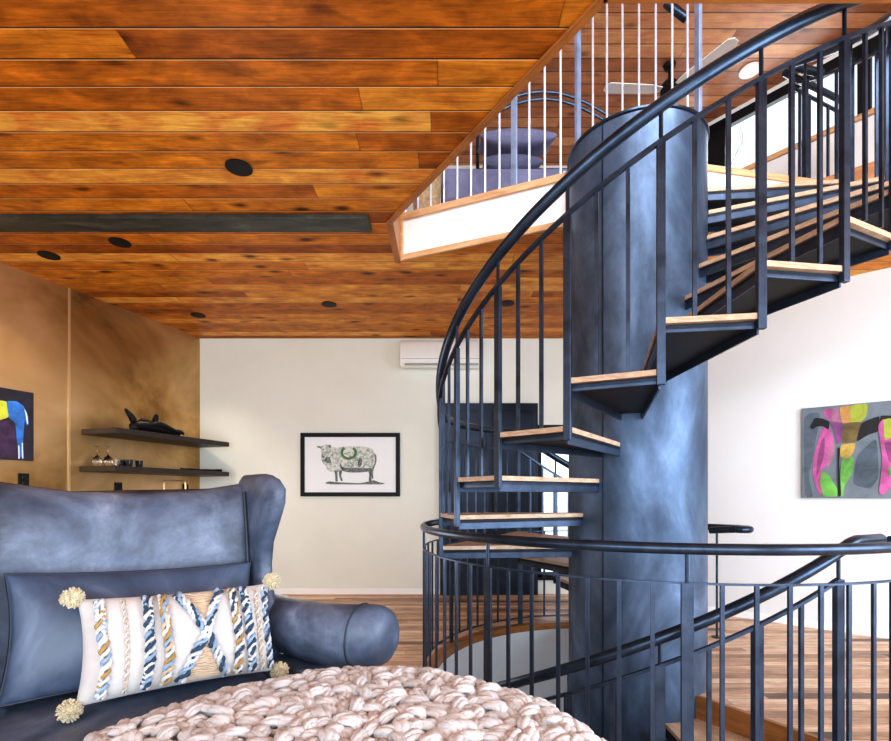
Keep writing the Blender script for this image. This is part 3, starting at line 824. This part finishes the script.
# black carved sculpture
t_ = tz(155, .3); x, y = wp(t_, .3)
g = MB()
def knot(pts, rs): g.tube(pts, rs, 9)
knot([(-.30, 0, .05), (-.22, .02, .075), (-.1, 0, .08), (.04, -.01, .07), (.18, .01, .06), (.30, 0, .045), (.34, 0, .04)], [.035, .055, .065, .058, .052, .04, .02])
knot([(-.25, 0, .09), (-.28, -.01, .15), (-.33, 0, .20), (-.35, .01, .235)], [.045, .035, .025, .010])
knot([(.02, .02, .08), (.0, .01, .14), (.02, 0, .20), (.01, -.01, .23)], [.045, .035, .028, .014])
knot([(-.12, -.03, .08), (-.06, -.05, .11), (.06, -.05, .11), (.16, -.03, .08), (.28, -.05, .05)], [.02, .035, .035, .03, .018])
knot([(-.2, .05, .03), (-.02, .07, .05), (.15, .06, .03), (.33, .04, .04)], [.02, .03, .028, .014])
knot([(-.26, -.05, .03), (-.32, -.08, .03), (-.36, -.06, .02)], [.03, .025, .012])
knot([(.24, 0, .06), (.30, -.06, .07), (.33, -.07, .025)], [.03, .025, .015])
knot([(-.18, .02, .1), (-.12, .02, .14), (-.05, .0, .12)], [.04, .04, .03])
o = g.build('sculpture', M['black'], smooth=True, sub=1, angle=180); o.location = (x, y, 1.9415); o.rotation_euler.z = wang
tag(o, 'black gnarled driftwood sculpture lying on the upper dark shelf', 'sculpture')
# two stemmed glasses standing upside down
def wine(px, d, lab):
    x, y = wp(tz(px, d), d)
    o = thing('wine_glass', lab, 'wine glass', (x, y, 1.5675), group='upturned stemmed glasses')
    MB().lathe([(.030, .0), (.0325, .0), (.040, .03), (.041, .055), (.034, .085), (.012, .108), (.0045, .115), (.0045, .19), (.009, .197), (.036, .200), (.036, .2025), (.0, .2025)], 24).build('bowl_and_stem', M['glass'], o, smooth=True, angle=60)
    return o
wine(97, .17, 'left of two upturned stemmed glasses on the lower shelf')
wine(108, .25, 'right of two upturned stemmed glasses on the lower shelf')
for px, d, lab, mt in ((116, .28, 'clear small tumbler beside the stemmed glasses', 'glass'), (122, .20, 'dark tumbler standing second from the stemmed glasses', 'smoke'), (129, .28, 'dark tumbler between the other dark ones on the lower shelf', 'smoke'), (139, .26, 'wide dark bowl shaped tumbler nearest the middle of the lower shelf', 'smoke')):
    x, y = wp(tz(px, d), d)
    k = 1.25 if px == 137 else 1
    o = MB().lathe([(.0, .0), (.030 * k, 0), (.036 * k, .07), (.038 * k, .078), (.034 * k, .078), (.030 * k, .012), (.0, .012)], 20).build('tumbler', M[mt], smooth=True, angle=40)
    o.location = (x, y, 1.5675); tag(o, lab, 'tumbler', 'tumblers on the lower shelf')
def tool(px, d, ln_, lab, cat, name, prof_, rzo=0.0):
    x, y = wp(tz(px, d), d)
    o = thing(name, lab, cat, (x, y, 1.5675), wang + rzo)
    return o
o = tool(193, .32, .3, 'black serving tongs lying on the lower shelf near its right end', 'tongs', 'serving_tongs', None)
for s_ in (-1, 1): MB().tube([(-.17, s_ * .004, .012), (-.05, s_ * .018, .014), (.10, s_ * .022, .014), (.17, s_ * .012, .012)], [.008, .011, .009, .011], 8).build('arm', M['black'], o, smooth=True)
MB().ball((-.17, 0, .014), .013, 10).build('hinge', M['black'], o, smooth=True)
o = tool(212, .30, .3, 'black corkscrew opener lying at the right end of the lower shelf', 'corkscrew', 'corkscrew', None, .12)
MB().tube([(-.16, 0, .018), (.10, 0, .018)], [.010, .014], 8).build('body', M['black'], o, smooth=True)
MB().tube([(.10, -.06, .020), (.105, 0, .022), (.10, .06, .020)], .016, 8).build('handle', M['black'], o, smooth=True)

# bar cabinet below, tap and sockets
x, y = wp(1.1, .29)
bc = thing('bar_cabinet', 'dark bar cabinet standing against the brass wall behind the armchair', 'cabinet', (x, y, 0), wang)
MB().box((0, .0, .49), (2.1, .54, .80)).build('carcass', M['darkwood'], bc, bevel=.004)
MB().box((0, .02, .045), (2.0, .46, .09)).build('plinth', M['black'], bc)
MB().box((0, -.01, .91), (2.14, .57, .04)).build('worktop', M['black'], bc, bevel=.004)
for i in range(4):
    dd = MB().box((-.78 + i * .52, -.28, .49), (.50, .018, .77)).build('cabinet_door', M['darkwood'], bc, bevel=.003)
    MB().tube([(-.78 + i * .52 + (.2 if i % 2 == 0 else -.2), -.31, .68), (-.78 + i * .52 + (.2 if i % 2 == 0 else -.2), -.31, .80)], .007, 8).build('handle', M['seam'], dd, smooth=True)
t_ = tz(164, .10); x, y = wp(t_, .10)
fc = thing('tap', 'brass square necked tap rising behind the armchair back', 'tap', (x, y, .93), wang)
MB().lathe([(0, 0), (.03, 0), (.03, .02), (.014, .03), (0, .03)], 16).build('base', M['seam'], fc, smooth=True)
MB().tube([(0, 0, .02), (0, 0, .48), (.008, 0, .505), (.03, 0, .515), (.22, -.05, .515), (.245, -.06, .505), (.25, -.06, .48), (.25, -.06, .42)], .013, 10).build('spout', M['seam'], fc, smooth=True)
for px, py, lab in ((25.5, 480, 'black wall socket under the blue and yellow painting'), (120, 488, 'black wall socket under the lower shelf, left of the tap'), (187, 489, 'black wall socket right of the brass tap')):
    t_, z_ = on_left(px, py); x, y = wp(t_, .001)
    o = thing('wall_socket', lab, 'wall socket', (x, y, z_), wang, group='black wall sockets')
    MB().box((0, -.006, 0), (.085, .010, .12)).build('plate', M['black'], o, bevel=.003)
    for s_ in (-1, 1): MB().box((0, -.012, s_ * .027), (.034, .004, .030)).build('outlet', M['lens'], o, bevel=.002)

# ------------------------------------------------------------------ armchair
TH = R(38)
AC = Vector((-1.053, 1.767))
ch = thing('wing_armchair', 'worn blue leather wing armchair with rolled arms facing the ottoman', 'armchair', (AC.x, AC.y, 0), TH)
def sup(hw, hd, n=36, e=4.0):
    out = []
    for i in range(n):
        t = 2 * pi * i / n
        c, s_ = cos(t), sin(t)
        out.append((hw * math.copysign(abs(c) ** (2 / e), c), hd * math.copysign(abs(s_) ** (2 / e), s_)))
    return out
# back
rings = []
lev = [0, .04, .1, .2, .35, .5, .65, .8, .88, .93, .96, .98, .993, 1.0]
for i, t in enumerate(lev):
    k = 1.0 if t < .9 else sqrt(max(0.02, 1 - ((t - .9) / .1) ** 2))
    ring = []
    for x, y in sup(.475, .10 * k, 56, 5):
        zt = 1.292 + .045 * (abs(x) / .43) ** 2
        z = .30 + t * (zt - .30)
        yy = .44 + y - .07 * (abs(x) / .45) ** 2.2 + .05 * (t - .5) - .035 * sin(pi * t)
        ring.append((x, yy, z))
    rings.append(ring)
MB().loft(rings).build('backrest', M['leather'], ch, smooth=True, angle=180)
# wings
def wing(sd):
    prof = [(.58, .06, 0), (.70, .08, 0), (.80, .10, 0), (.88, .145, 0), (.98, .165, 0), (1.08, .145, .0), (1.17, .085, .0), (1.25, .035, .0), (1.31, .03, .0), (1.352, .07, .0), (1.370, .12, .0), (1.378, .17, .0)]
    rings = []
    for z, yf, _ in prof:
        yb = .50 if z < 1.3 else .50 - (z - 1.3) * .9
        hd = (yb - yf) / 2; cy = (yb + yf) / 2
        k = 1.0 if z < 1.31 else sqrt(max(.05, 1 - ((z - 1.31) / .07) ** 2))
        ring = []
        for x, y in sup(.044 * k, hd, 36, 3.2):
            fw = (yb - (cy + y))                       # how far forward
            ring.append((sd * (.462 + .10 * fw * fw + .03 * fw * (z - .6) + x), cy + y, z))
        rings.append(ring if sd > 0 else ring[::-1])
    w = MB().loft(rings).build('wing', M['leather'], ch, smooth=True, angle=180)
for sd in (1, -1): wing(sd)
# piping where the wing meets the back
for sd in (1, -1):
    MB().tube([(sd * .416, .26 + .05 * (t - .5) - .035 * sin(pi * t), .60 + t * .70) for t in [i / 14 for i in range(15)]], .008, 8).build('piping', M['piping'], ch, smooth=True)
# arms: a rolled top on a side panel
def arm(sd):
    path = [(.48, .40, .73, .09), (.495, .30, .735, .108), (.525, .18, .728, .115), (.57, .05, .715, .120), (.625, -.07, .708, .126), (.69, -.17, .708, .131), (.75, -.24, .712, .132), (.785, -.270, .714, .124), (.808, -.290, .714, .106), (.821, -.300, .714, .08), (.827, -.305, .714, .045)]
    rings = []
    for x, y, z, r in path:
        ring = []
        for i in range(28):
            a = 2 * pi * i / 28
            ring.append((sd * (x + r * .80 * cos(a)), y + r * .42 * cos(a), z + r * sin(a)))
        rings.append(ring if sd > 0 else ring[::-1])
    a_ = MB().loft(rings).build('arm', M['leather'], ch, smooth=True, angle=180)
    pr = []
    def px_(y):
        k = [(.42, .48), (.30, .495), (.18, .525), (.05, .57), (-.07, .625), (-.17, .69), (-.3, .74)]
        for (ya, xa), (yb_, xb) in zip(k, k[1:]):
            if y >= yb_: return xa + (xb - xa) * min(1, max(0, (ya - y) / (ya - yb_)))
        return .74
    for z, k in ((.14, .97), (.17, 1), (.575, 1), (.60, .95)):
        ring = [(sd * (px_(.12 + y * k) - .05 + x * k), .12 + y * k, z) for x, y in sup(.115, .31, 48, 8)]
        pr.append(ring if sd > 0 else ring[::-1])
    MB().loft(pr).build('arm_panel', M['leather'], a_, smooth=True, angle=60)
    MB().tube([(sd * (.732 + .137 * .80 * cos(2 * pi * i / 28)), -.225 + .137 * .42 * cos(2 * pi * i / 28), .711 + .1335 * sin(2 * pi * i / 28)) for i in range(28)], .0035, 6, closed=True).build('piping', M['piping'], a_, smooth=True)
for sd in (1, -1): arm(sd)
# seat
def cushion_block(hw, y0_, y1_, z0_, z1_, crown=.02):
    rings = []
    for t in (0, .08, .2, .5, .8, .92, .98, 1.0):
        k = sqrt(max(0.0, 1 - (abs(t - .5) * 2) ** 8))
        k = max(k, .86)
        s_ = 1 - (1 - k) * .25
        rings.append([(x * s_, (y0_ + y1_) / 2 + y * s_, z0_ + (z1_ - z0_) * t) for x, y in sup(hw, (y1_ - y0_) / 2, 48, 7)])
    m = MB().loft(rings, cap=False)
    n = 48; top = rings[-1]; cx_, cy_ = 0, (y0_ + y1_) / 2
    prev = top
    for q in (.8, .5, .2):
        cur = [(cx_ + (x - cx_) * q, cy_ + (y - cy_) * q, z1_ + crown * (1 - q * q)) for x, y, z in top]
        m.loft([prev, cur], cap=False); prev = cur
    b = len(m.v); m.add(prev, [tuple(range(n))])
    return m
cushion_block(.425, -.47, .33, .40, .570, .022).build('seat_cushion', M['leather'], ch, smooth=True, angle=180)
MB().box((0, -.03, .27), (.98, .86, .26)).build('seat_base', M['leather'], ch, bevel=.03, seg=3, smooth=True)
lg_ = MB().lathe([(.0, 0), (.018, 0), (.03, .14), (.03, .16), (0, .16)], 14).build('leg', M['legwood'], ch, smooth=True)
lg_.location = (.45, -.40, 0)
for x, y in ((-.45, -.40), (.45, .38), (-.45, .38)): copy_of(lg_, ch, (x, y, 0))

def cushion(w, h, t, n=26, pw=.5):
    """surface point of a stuffed cushion, a and b in -1..1, s = front or back"""
    def S(a, b, s):
        x = w / 2 * a * (1 - .06 * (1 - b * b)); z = h / 2 * b * (1 - .07 * (1 - a * a))
        d = t / 2 * (max(0, 1 - a * a) * max(0, 1 - b * b)) ** pw
        return Vector((x, s * d, z))
    m = MB()
    for s in (-1, 1):
        vs, fs = [], []
        for i in range(n + 1):
            for j in range(n + 1):
                vs.append(S(-cos(pi * i / n), -cos(pi * j / n), s))
        for i in range(n):
            for j in range(n):
                q = (i * (n + 1) + j, (i + 1) * (n + 1) + j, (i + 1) * (n + 1) + j + 1, i * (n + 1) + j + 1)
                fs.append(q if s < 0 else q[::-1])
        m.add(vs, fs)
    return m, S
def world_local(x, y, z):                      # chair coordinates to world
    return (AC.x + x * cos(TH) - y * sin(TH), AC.y + x * sin(TH) + y * cos(TH), z)
lcx = thing('leather_cushion', 'smooth blue leather lumbar cushion leaning on the armchair back', 'cushion', world_local(.01, .14, .805), 0)
lcx.rotation_euler = (R(-17), R(2), TH)
m, S1 = cushion(.80, .42, .18, pw=.42)
m.build('cover', M['leather2'], lcx, smooth=True, angle=180)
MB().tube([S1(a, b, 1) for a, b in [(-1 + 2 * i / 20, -1) for i in range(21)] + [(1, -1 + 2 * i / 12) for i in range(1, 13)] + [(1 - 2 * i / 20, 1) for i in range(1, 21)] + [(-1, 1 - 2 * i / 12) for i in range(1, 12)]], .006, 6, closed=True).build('piping', M['piping'], lcx, smooth=True)

kp = thing('lumbar_pillow', 'cream oblong pillow with blue and gold braids and corner pompoms on the armchair', 'pillow', world_local(.110, -.060, .780), 0)
kp.rotation_euler = (R(-20), R(1), TH - R(2))
m, S2 = cushion(.62, .335, .17, pw=.45)
m.build('cover', M['linen'], kp, smooth=True, angle=180)
def braid(path, r, strands, twist):
    """twisted strands along a path of (a, b) on the pillow front; path top to bottom"""
    n = 80
    cen = []
    for i in range(n + 1):
        t = i / n * (len(path) - 1); k = min(int(t), len(path) - 2); f = t - k
        f2 = f * f * (3 - 2 * f) if len(path) > 3 else f
        a = path[k][0] + (path[k + 1][0] - path[k][0]) * f; b = path[k][1] + (path[k + 1][1] - path[k][1]) * f
        cen.append(S2(a, b, -1) + Vector((0, -r * .75, 0)))
    mm = MB(); mats = []
    for s, mt in enumerate(strands):
        pts = []
        for i, c in enumerate(cen):
            t = cen[min(i + 1, n)] - cen[max(i - 1, 0)]; t.normalize()
            sd = t.cross(Vector((0, 1, 0))).normalized(); nn = Vector((0, -1, 0))
            an_ = twist * 2 * pi * i / n + 2 * pi * s / len(strands) + .9 * sin(i * .33 + s * 1.7)
            pts.append(c + sd * (r * .85 * cos(an_)) + nn * (r * .6 * sin(an_)))
        mats.append(M[mt]); mm.tube(pts, [r * .50 * (1 + .3 * sin(i * 1.3 + s * 2.1) * sin(i * .37 + s)) for i in range(len(pts))], 6, mi=s)
    mm.build('braid', mats, kp, smooth=True)
U = lambda f: -1 + 2 * f
braid([(U(.09), .93), (U(.08), .3), (U(.105), -.3), (U(.10), -.95)], .0125, ['y_white', 'y_blue', 'y_white', 'y_gold', 'y_white'], 3.2)
braid([(U(.195), .93), (U(.20), 0), (U(.205), -.95)], .0055, ['y_tan', 'y_white'], 12)
braid([(U(.31), .95), (U(.305), .2), (U(.31), -.4), (U(.295), -.95)], .0125, ['y_navy', 'y_blue', 'y_white', 'y_navy', 'y_white'], 3.2)
braid([(U(.385), .95), (U(.39), .2), (U(.405), -.4), (U(.39), -.95)], .0125, ['y_gold', 'y_white', 'y_tan', 'y_blue'], 3.2)
braid([(U(.46), .95), (U(.53), .5), (U(.60), 0), (U(.65), -.45), (U(.70), -.95)], .0125, ['y_blue', 'y_navy', 'y_white', 'y_white'], 3.4)
braid([(U(.69), .95), (U(.64), .5), (U(.60), 0), (U(.53), -.45), (U(.46), -.95)], .0130, ['y_navy', 'y_blue', 'y_white', 'y_white'], 3.4)
braid([(U(.755), .95), (U(.775), .3), (U(.79), -.3), (U(.765), -.95)], .0125, ['y_white', 'y_gold', 'y_white', 'y_navy'], 3.2)
braid([(U(.82), .95), (U(.85), .3), (U(.86), -.3), (U(.85), -.95)], .0125, ['y_navy', 'y_blue', 'y_white', 'y_navy', 'y_white'], 3.2)
braid([(U(.905), .93), (U(.925), 0), (U(.915), -.95)], .0075, ['y_tan', 'y_white'], 9)
braid([(U(.965), .90), (U(.975), .2), (U(.975), -.5), (U(.965), -.92)], .0095, ['y_blue', 'y_white', 'y_navy'], 5)
fzs = {1: MB(), -1: MB()}                                       # raffia stitching filling the two triangles of the cross
for i in range(26):
    for sg in (1, -1):
        b = sg * (.10 + .82 * i / 25); hw = .125 * (abs(b) - .02)
        c = .60 if sg > 0 else .59
        p_ = [S2(U(c - hw + 2 * hw * q / 6 + (.04 if sg > 0 else 0) * -.2), b + random.uniform(-.015, .015), -1) + Vector((0, -.003, 0)) for q in range(7)]
        fzs[sg].tube(p_, .0034, 5)
for fz in fzs.values(): fz.build('raffia_stitching', M['y_tan'], kp, smooth=True)
pm_ = None
for a, b in ((-1, 1), (1, 1), (-1, -1), (1, -1)):
    c = S2(a, b, -1) + Vector((a * .012, -.004, b * .006))
    p_ = MB(); p_.ball((0, 0, 0), .026, 14, jit=.1)
    for q in range(260):
        rr_ = random.uniform(.031, .037)
        v = Vector((random.gauss(0, 1), random.gauss(0, 1), random.gauss(0, 1))).normalized()
        p_.tube([v * .018, v * rr_], [.0045, .0022], 4)
    o = p_.build('pompom', M['pom'], kp, smooth=True); o.location = c

# ------------------------------------------------------------------ ottoman and the chunky throw
OC = Vector((-.245, 1.165))
ot = thing('ottoman', 'round blue leather ottoman hidden under the chunky knitted throw', 'ottoman', (OC.x, OC.y, 0), TH)
MB().lathe([(0, .12), (.44, .12), (.465, .14), (.475, .30), (.475, .50), (.46, .555), (.40, .575), (0, .585)], 56).build('cushion', M['leather'], ot, smooth=True, angle=50)
MB().tube([(.475 * cos(2 * pi * i / 56), .475 * sin(2 * pi * i / 56), .49) for i in range(56)], .007, 6, closed=True).build('piping', M['piping'], ot, smooth=True)
for a in (45, 135, 225, 315):
    o = MB().lathe([(0, 0), (.018, 0), (.028, .12), (0, .13)], 12).build('leg', M['legwood'], ot, smooth=True); o.location = (.36 * cos(R(a)), .36 * sin(R(a)), 0)

thr = MB()
RT, ZT0 = .66, .655
def drape(d):
    """profile of the cloth: d metres out along it from the middle -> radius, height, slope angle"""
    flat = RT - .10
    if d < flat: return d, ZT0 + .020 * (1 - (d / flat) ** 2), 0.0
    q = (d - flat) / .16
    if q < pi / 2: return flat + .10 * sin(q) * 1.15, ZT0 - .115 * (1 - cos(q)), q
    e_ = d - flat - .16 * pi / 2
    return flat + .115 + .03 * e_, ZT0 - .115 - e_, pi / 2
def on_seat(x, y, z):
    '''where the cloth reaches the chair seat it lies on it instead of hanging'''
    wx, wy = OC.x + x - AC.x, OC.y + y - AC.y
    u = wx * cos(TH) + wy * sin(TH); f = wx * sin(TH) - wy * cos(TH)
    return max(z, .615) if f < .56 and abs(u) < .80 else z
DM = RT - .10 + .16 * pi / 2 + .20
# backing cloth
rings = []
for i in range(1, 31):
    d = DM * i / 30; r, z, _ = drape(d)
    rings.append([((r * (1 + .02 * sin(5 * 2 * pi * k / 72))) * cos(2 * pi * k / 72), r * (1 + .02 * sin(5 * 2 * pi * k / 72)) * sin(2 * pi * k / 72), on_seat(r * cos(2 * pi * k / 72), r * sin(2 * pi * k / 72), z) - .008) for k in range(72)])
thr.loft(rings, cap=False); thr.add(rings[0], [tuple(range(72))])
def loop(c, nrm, yaw, r, th, tilt):
    """one fat loop of roving, an arch flopped over on the cloth"""
    nrm = nrm.normalized(); ref = Vector((0, 0, 1)) if abs(nrm.z) < .8 else Vector((1, 0, 0))
    a = (ref - nrm * ref.dot(nrm)).normalized(); b = nrm.cross(a)
    ca, sa = cos(yaw), sin(yaw)
    ax = a * ca + b * sa; by = b * ca - a * sa
    upv = (nrm * cos(tilt) + by * sin(tilt)).normalized()
    n = 8
    for q in (-1, 0, 1):
        pts, rs = [], []
        k = 1.0 if q == 0 else .86
        for i in range(n + 1):
            t = pi * i / n
            pts.append(c + ax * (r * k * cos(t) * (1 + .25 * sin(t))) + upv * (r * 1.1 * k * sin(t)) - nrm * .006 + by * (q * th * 1.25 * (.55 + .6 * sin(t)) + .012 * sin(2 * t)))
            rs.append(th * (.66 + .42 * sin(t)))
        thr.tube(pts, rs, 6, flat=1.25, up=tuple(by))
rnd = random.Random(11)
d = .02
while d < DM:
    r, z, sl = drape(d)
    n = max(1, int(2 * pi * r / .044))
    o_ = rnd.random() * 6.28
    for k in range(n):
        a = o_ + 2 * pi * k / n + rnd.uniform(-.25, .25) * .05 / max(r, .05)
        rr = r * (1 + .02 * sin(5 * a)) + rnd.uniform(-.010, .010)
        z_ = on_seat(rr * cos(a), rr * sin(a), z)
        c = Vector((rr * cos(a), rr * sin(a), z_ + rnd.uniform(-.004, .012)))
        nr = Vector((cos(a) * sin(sl), sin(a) * sin(sl), cos(sl))) if z_ == z else Vector((0, 0, 1))
        loop(c, nr, rnd.uniform(0, 2 * pi), rnd.uniform(.021, .031), rnd.uniform(.0078, .0105), rnd.uniform(-1.1, 1.1))
    d += .037
th_ = thr.build('knitted_throw', M['wool'], smooth=True, angle=180, loc=(OC.x, OC.y, 0))
tag(th_, 'chunky blush white looped wool throw spread over the ottoman', 'throw')

# ------------------------------------------------------------------ loft furniture
BX0, BX1, BY0, BY1 = -.05, 1.95, 4.56, 5.16
bd = thing('daybed', 'metal daybed with an arched double rail, made up in slate blue, beyond the loft screen', 'bed', ((BX0 + BX1) / 2, (BY0 + BY1) / 2, ZF2))
bw, bdp = BX1 - BX0, BY1 - BY0
MB().box((0, 0, .43), (bw - .04, bdp, .26)).build('mattress', M['bedding'], bd, bevel=.05, seg=4, smooth=True)
MB().box((0, -.01, .40), (bw - .02, bdp + .03, .34)).build('coverlet', M['bedding'], bd, bevel=.06, seg=4, smooth=True)
MB().box((0, 0, .20), (bw, bdp - .06, .05)).build('bed_frame', M['steel'], bd, bevel=.004)
ar = MB()
for dz in (0, -.075):
    ar.tube([(-.62 + 1.36 * i / 30 + .0, bdp / 2 + .02, 1.46 + dz + .40 * sin(pi * (.12 + .76 * i / 30)) - .11) for i in range(31)], .016, 8)
ar.tube([(-.62, bdp / 2 + .02, .95), (.74, bdp / 2 + .02, .95)], .014, 8)
ar.build('arched_rail', M['steel'], bd, smooth=True)
for x in (-.62, .74): MB().tube([(x, bdp / 2 + .02, 0), (x, bdp / 2 + .02, 1.40)], .018, 8).build('rail_post', M['steel'], bd, smooth=True)
for x, y in ((-.95, -.26), (.95, -.26), (-.95, .26), (.95, .26)): MB().tube([(x, y, 0), (x, y, .2)], .022, 8).build('leg', M['steel'], bd, smooth=True)
for x, z, w, h, lab, mt, yy, rot in ((.68, 1.02, .72, .46, 'plump slate blue pillow topmost of the pair on the daybed', 'bedding', 4.90, R(-72)),
                                (.62, .75, .56, .44, 'dark blue pillow underneath, lower of the pair on the daybed', 'dkbedding', 4.86, R(-74))):
    o = thing('bed_pillow', lab, 'pillow', (x, yy, ZF2 + z), group='pillows on the daybed'); o.rotation_euler = (rot, 0, 0)
    m, _ = cushion(w, h, .21, 20, .36); m.build('cover', M[mt], o, smooth=True, angle=180)
bk = thing('wicker_basket', 'small wicker basket at the left end of the daybed', 'basket', (-.17, 4.50, ZF2))
MB().lathe([(0, 0), (.10, 0), (.13, .30), (.14, .50), (.13, .51), (.12, .50), (.11, .02), (0, .02)], 24).build('body', M['wicker'], bk, smooth=True)
MB().tube([(.135 * cos(2 * pi * i / 24), .135 * sin(2 * pi * i / 24), .50) for i in range(24)], .012, 6, closed=True).build('rim', M['wicker'], bk, smooth=True)
# ceiling fan
fx, fy = 2.25, 5.05
fan = thing('ceiling_fan', 'ceiling fan with pale blades on the loft ceiling behind the column', 'ceiling fan', (fx, fy, ZC2))
MB().lathe([(0, -.001), (.06, -.001), (.05, -.04), (.014, -.05), (.014, -.19), (.0, -.19)], 20).build('downrod', M['black'], fan, smooth=True)
MB().lathe([(0, -.18), (.07, -.19), (.09, -.22), (.09, -.27), (.06, -.30), (0, -.305)], 24).build('motor', M['black'], fan, smooth=True)
bl_ = None
for a in (182, 302, 62):
    if bl_ is None:
        bl_ = MB().prism([(.08, -.03), (.2, -.055), (.62, -.065), (.66, -.03), (.66, .03), (.62, .065), (.2, .055), (.08, .03)], -.256, -.246).build('blade', M['wallw'], fan, bevel=.003); bl_.rotation_euler.z = R(a)
    else: copy_of(bl_, fan, (0, 0, 0), R(a))
# spot lamp and round ceiling speaker
y = 4.35; x = (676 - CX) * y / F
spt = thing('spot_lamp', 'black cylinder spot lamp on the loft ceiling left of the tall steel posts', 'spot lamp', (x, y, ZC2))
MB().lathe([(0, -.001), (.05, -.001), (.05, -.02), (.012, -.024), (.012, -.10), (0, -.10)], 18).build('mount', M['black'], spt, smooth=True)
mt_ = Matrix.Rotation(R(-52), 3, 'Y')
MB().lathe([(0, -.12), (.032, -.12), (.036, -.10), (.036, .10), (.03, .115), (0, .115)], 18, (0, 0, -.13), M=mt_).build('lamp_head', M['rail'], spt, smooth=True)
x, y = ceil_xy(750, 70, ZC2)
spk = thing('ceiling_speaker', 'round white speaker set in the loft plank ceiling', 'speaker', (x, y, ZC2))
MB().lathe([(.085, -.001), (.10, -.001), (.10, -.012), (.085, -.014)], 28).build('ring', M['plastic'], spk, smooth=True)
MB().lathe([(0, -.004), (.084, -.004), (.084, -.009), (0, -.009)], 28).build('grille', M['greyplastic'], spk)

# bare tree outside the clerestory
tre = MB()
rr = random.Random(5)
def limb(p, d, L, r, depth):
    p = Vector(p); pts = [p]; rs = [r]
    for i in range(4):
        d = (d + Vector((rr.uniform(-.2, .2), rr.uniform(-.2, .2), rr.uniform(-.05, .2)))).normalized()
        p = p + d * L / 4; pts.append(p); rs.append(r * (1 - .14 * (i + 1)))
    tre.tube(pts, rs, 6)
    if depth:
        for i in range(3):
            dd = (d + Vector((rr.uniform(-.9, .9), rr.uniform(-.9, .9), rr.uniform(-.1, .6)))).normalized()
            limb(pts[rr.choice((2, 3, 4))], dd, L * .62, r * .5, depth - 1)
limb((8.2, 13.0, -1), Vector((0, 0, 1)), 6.0, .16, 4)
tag(tre.build('bare_tree', M['branch'], smooth=True), 'bare grey tree outside the loft clerestory window', 'tree')
struct(MB().flat([(-60, 7.5), (60, 7.5), (60, 90), (-60, 90)], -1.0), 'ground', M['white'])

# ------------------------------------------------------------------ light
w = bpy.data.worlds.new('daylight'); SC.world = w; w.use_nodes = True
nt = w.node_tree; bg = nt.nodes['Background']
tc = N(nt, 'ShaderNodeTexCoord'); sp_ = N(nt, 'ShaderNodeSeparateXYZ'); nt.links.new(tc.outputs['Generated'], sp_.inputs[0])
c = ramp(nt, math_(nt, 'ADD', math_(nt, 'MULTIPLY', sp_.outputs[2], .5), .5), [(.40, (.62, .62, .60)), (.52, (.95, .97, 1.0)), (.9, (.72, .83, 1.0))])
nt.links.new(c, bg.inputs[0]); bg.inputs[1].default_value = 1.15

def area(name, loc, target, sx, sy, power, col):
    l = bpy.data.lights.new(name, 'AREA'); l.shape = 'RECTANGLE'; l.size = sx; l.size_y = sy; l.energy = power; l.color = col
    o = link(bpy.data.objects.new(name, l)); o.location = loc
    o.rotation_euler = (Vector(target) - Vector(loc)).to_track_quat('-Z', 'Y').to_euler(); return o
area('fill_light_behind', (.5, -2.6, 1.7), (0.2, 4, 1.6), 6.0, 2.6, 185, (.74, .87, 1.0))  # soft fill added behind the camera; no window is built there
area('fill_light_right', (4.7, .2, 1.8), (0, 4.2, 1.4), 2.6, 2.4, 150, (.74, .87, 1.0))  # cool fill lamp added out of view on the right, not a window
area('loft_fill_light', (1.6, 1.2, 5.3), (1.4, 4.6, 4.0), 3.0, 1.2, 135, (.92, .96, 1.0))  # unseen fill lamp added to brighten the loft ceiling and column top
area('loft_window_light', (3.6, 5.9, 5.2), (1.0, 4.2, 4.3), 1.6, .6, 30, (.95, .98, 1.0))
def point(name, loc, power, col, r=.25):
    l = bpy.data.lights.new(name, 'POINT'); l.energy = power; l.color = col; l.shadow_soft_size = r
    o = link(bpy.data.objects.new(name, l)); o.location = loc; return o
point('stairwell_fill_light', (XC - .75, YC - .2, -1.3), 34, (.93, .97, 1.0))  # fill lamp added below so the closed well does not go dark
def spot(name, loc, target, power, col, ang):
    l = bpy.data.lights.new(name, 'SPOT'); l.energy = power; l.color = col; l.spot_size = R(ang); l.spot_blend = .8; l.shadow_soft_size = .05
    o = link(bpy.data.objects.new(name, l)); o.location = loc
    o.rotation_euler = (Vector(target) - Vector(loc)).to_track_quat('-Z', 'Y').to_euler(); return o
x, y = ceil_xy(49, 255); spot('downlight_left', (x, y, ZC - .03), (x - .25, y, 0), 60, (1.0, .86, .66), 95)
x, y = ceil_xy(198, 315); spot('downlight_far', (x, y, ZC - .03), (x - .2, y, 0), 45, (1.0, .86, .66), 95)
point('room_fill_light', (-1.6, 3.9, 1.0), 32, (.95, .97, 1.0), .5)  # bare fill point added without a fixture, lifting the far walls

# ------------------------------------------------------------------ camera
cam = bpy.data.cameras.new('camera'); co = link(bpy.data.objects.new('camera', cam))
cam.sensor_width = 36.0; cam.lens = F / 891 * 36.0; cam.shift_y = (HY - 370.5) / 891
cam.clip_start = .05; cam.clip_end = 200
co.location = (0, 0, EYE); co.rotation_euler = (R(90), 0, 0)
SC.camera = co
SC.view_settings.view_transform = 'Standard'
SC.view_settings.look = 'None'
SC.view_settings.exposure = 0.74
SC.view_settings.gamma = 0.86
SC.cycles.use_denoising = True
SC.cycles.max_bounces = 10
SC.cycles.diffuse_bounces = 5
SC.cycles.transparent_max_bounces = 12
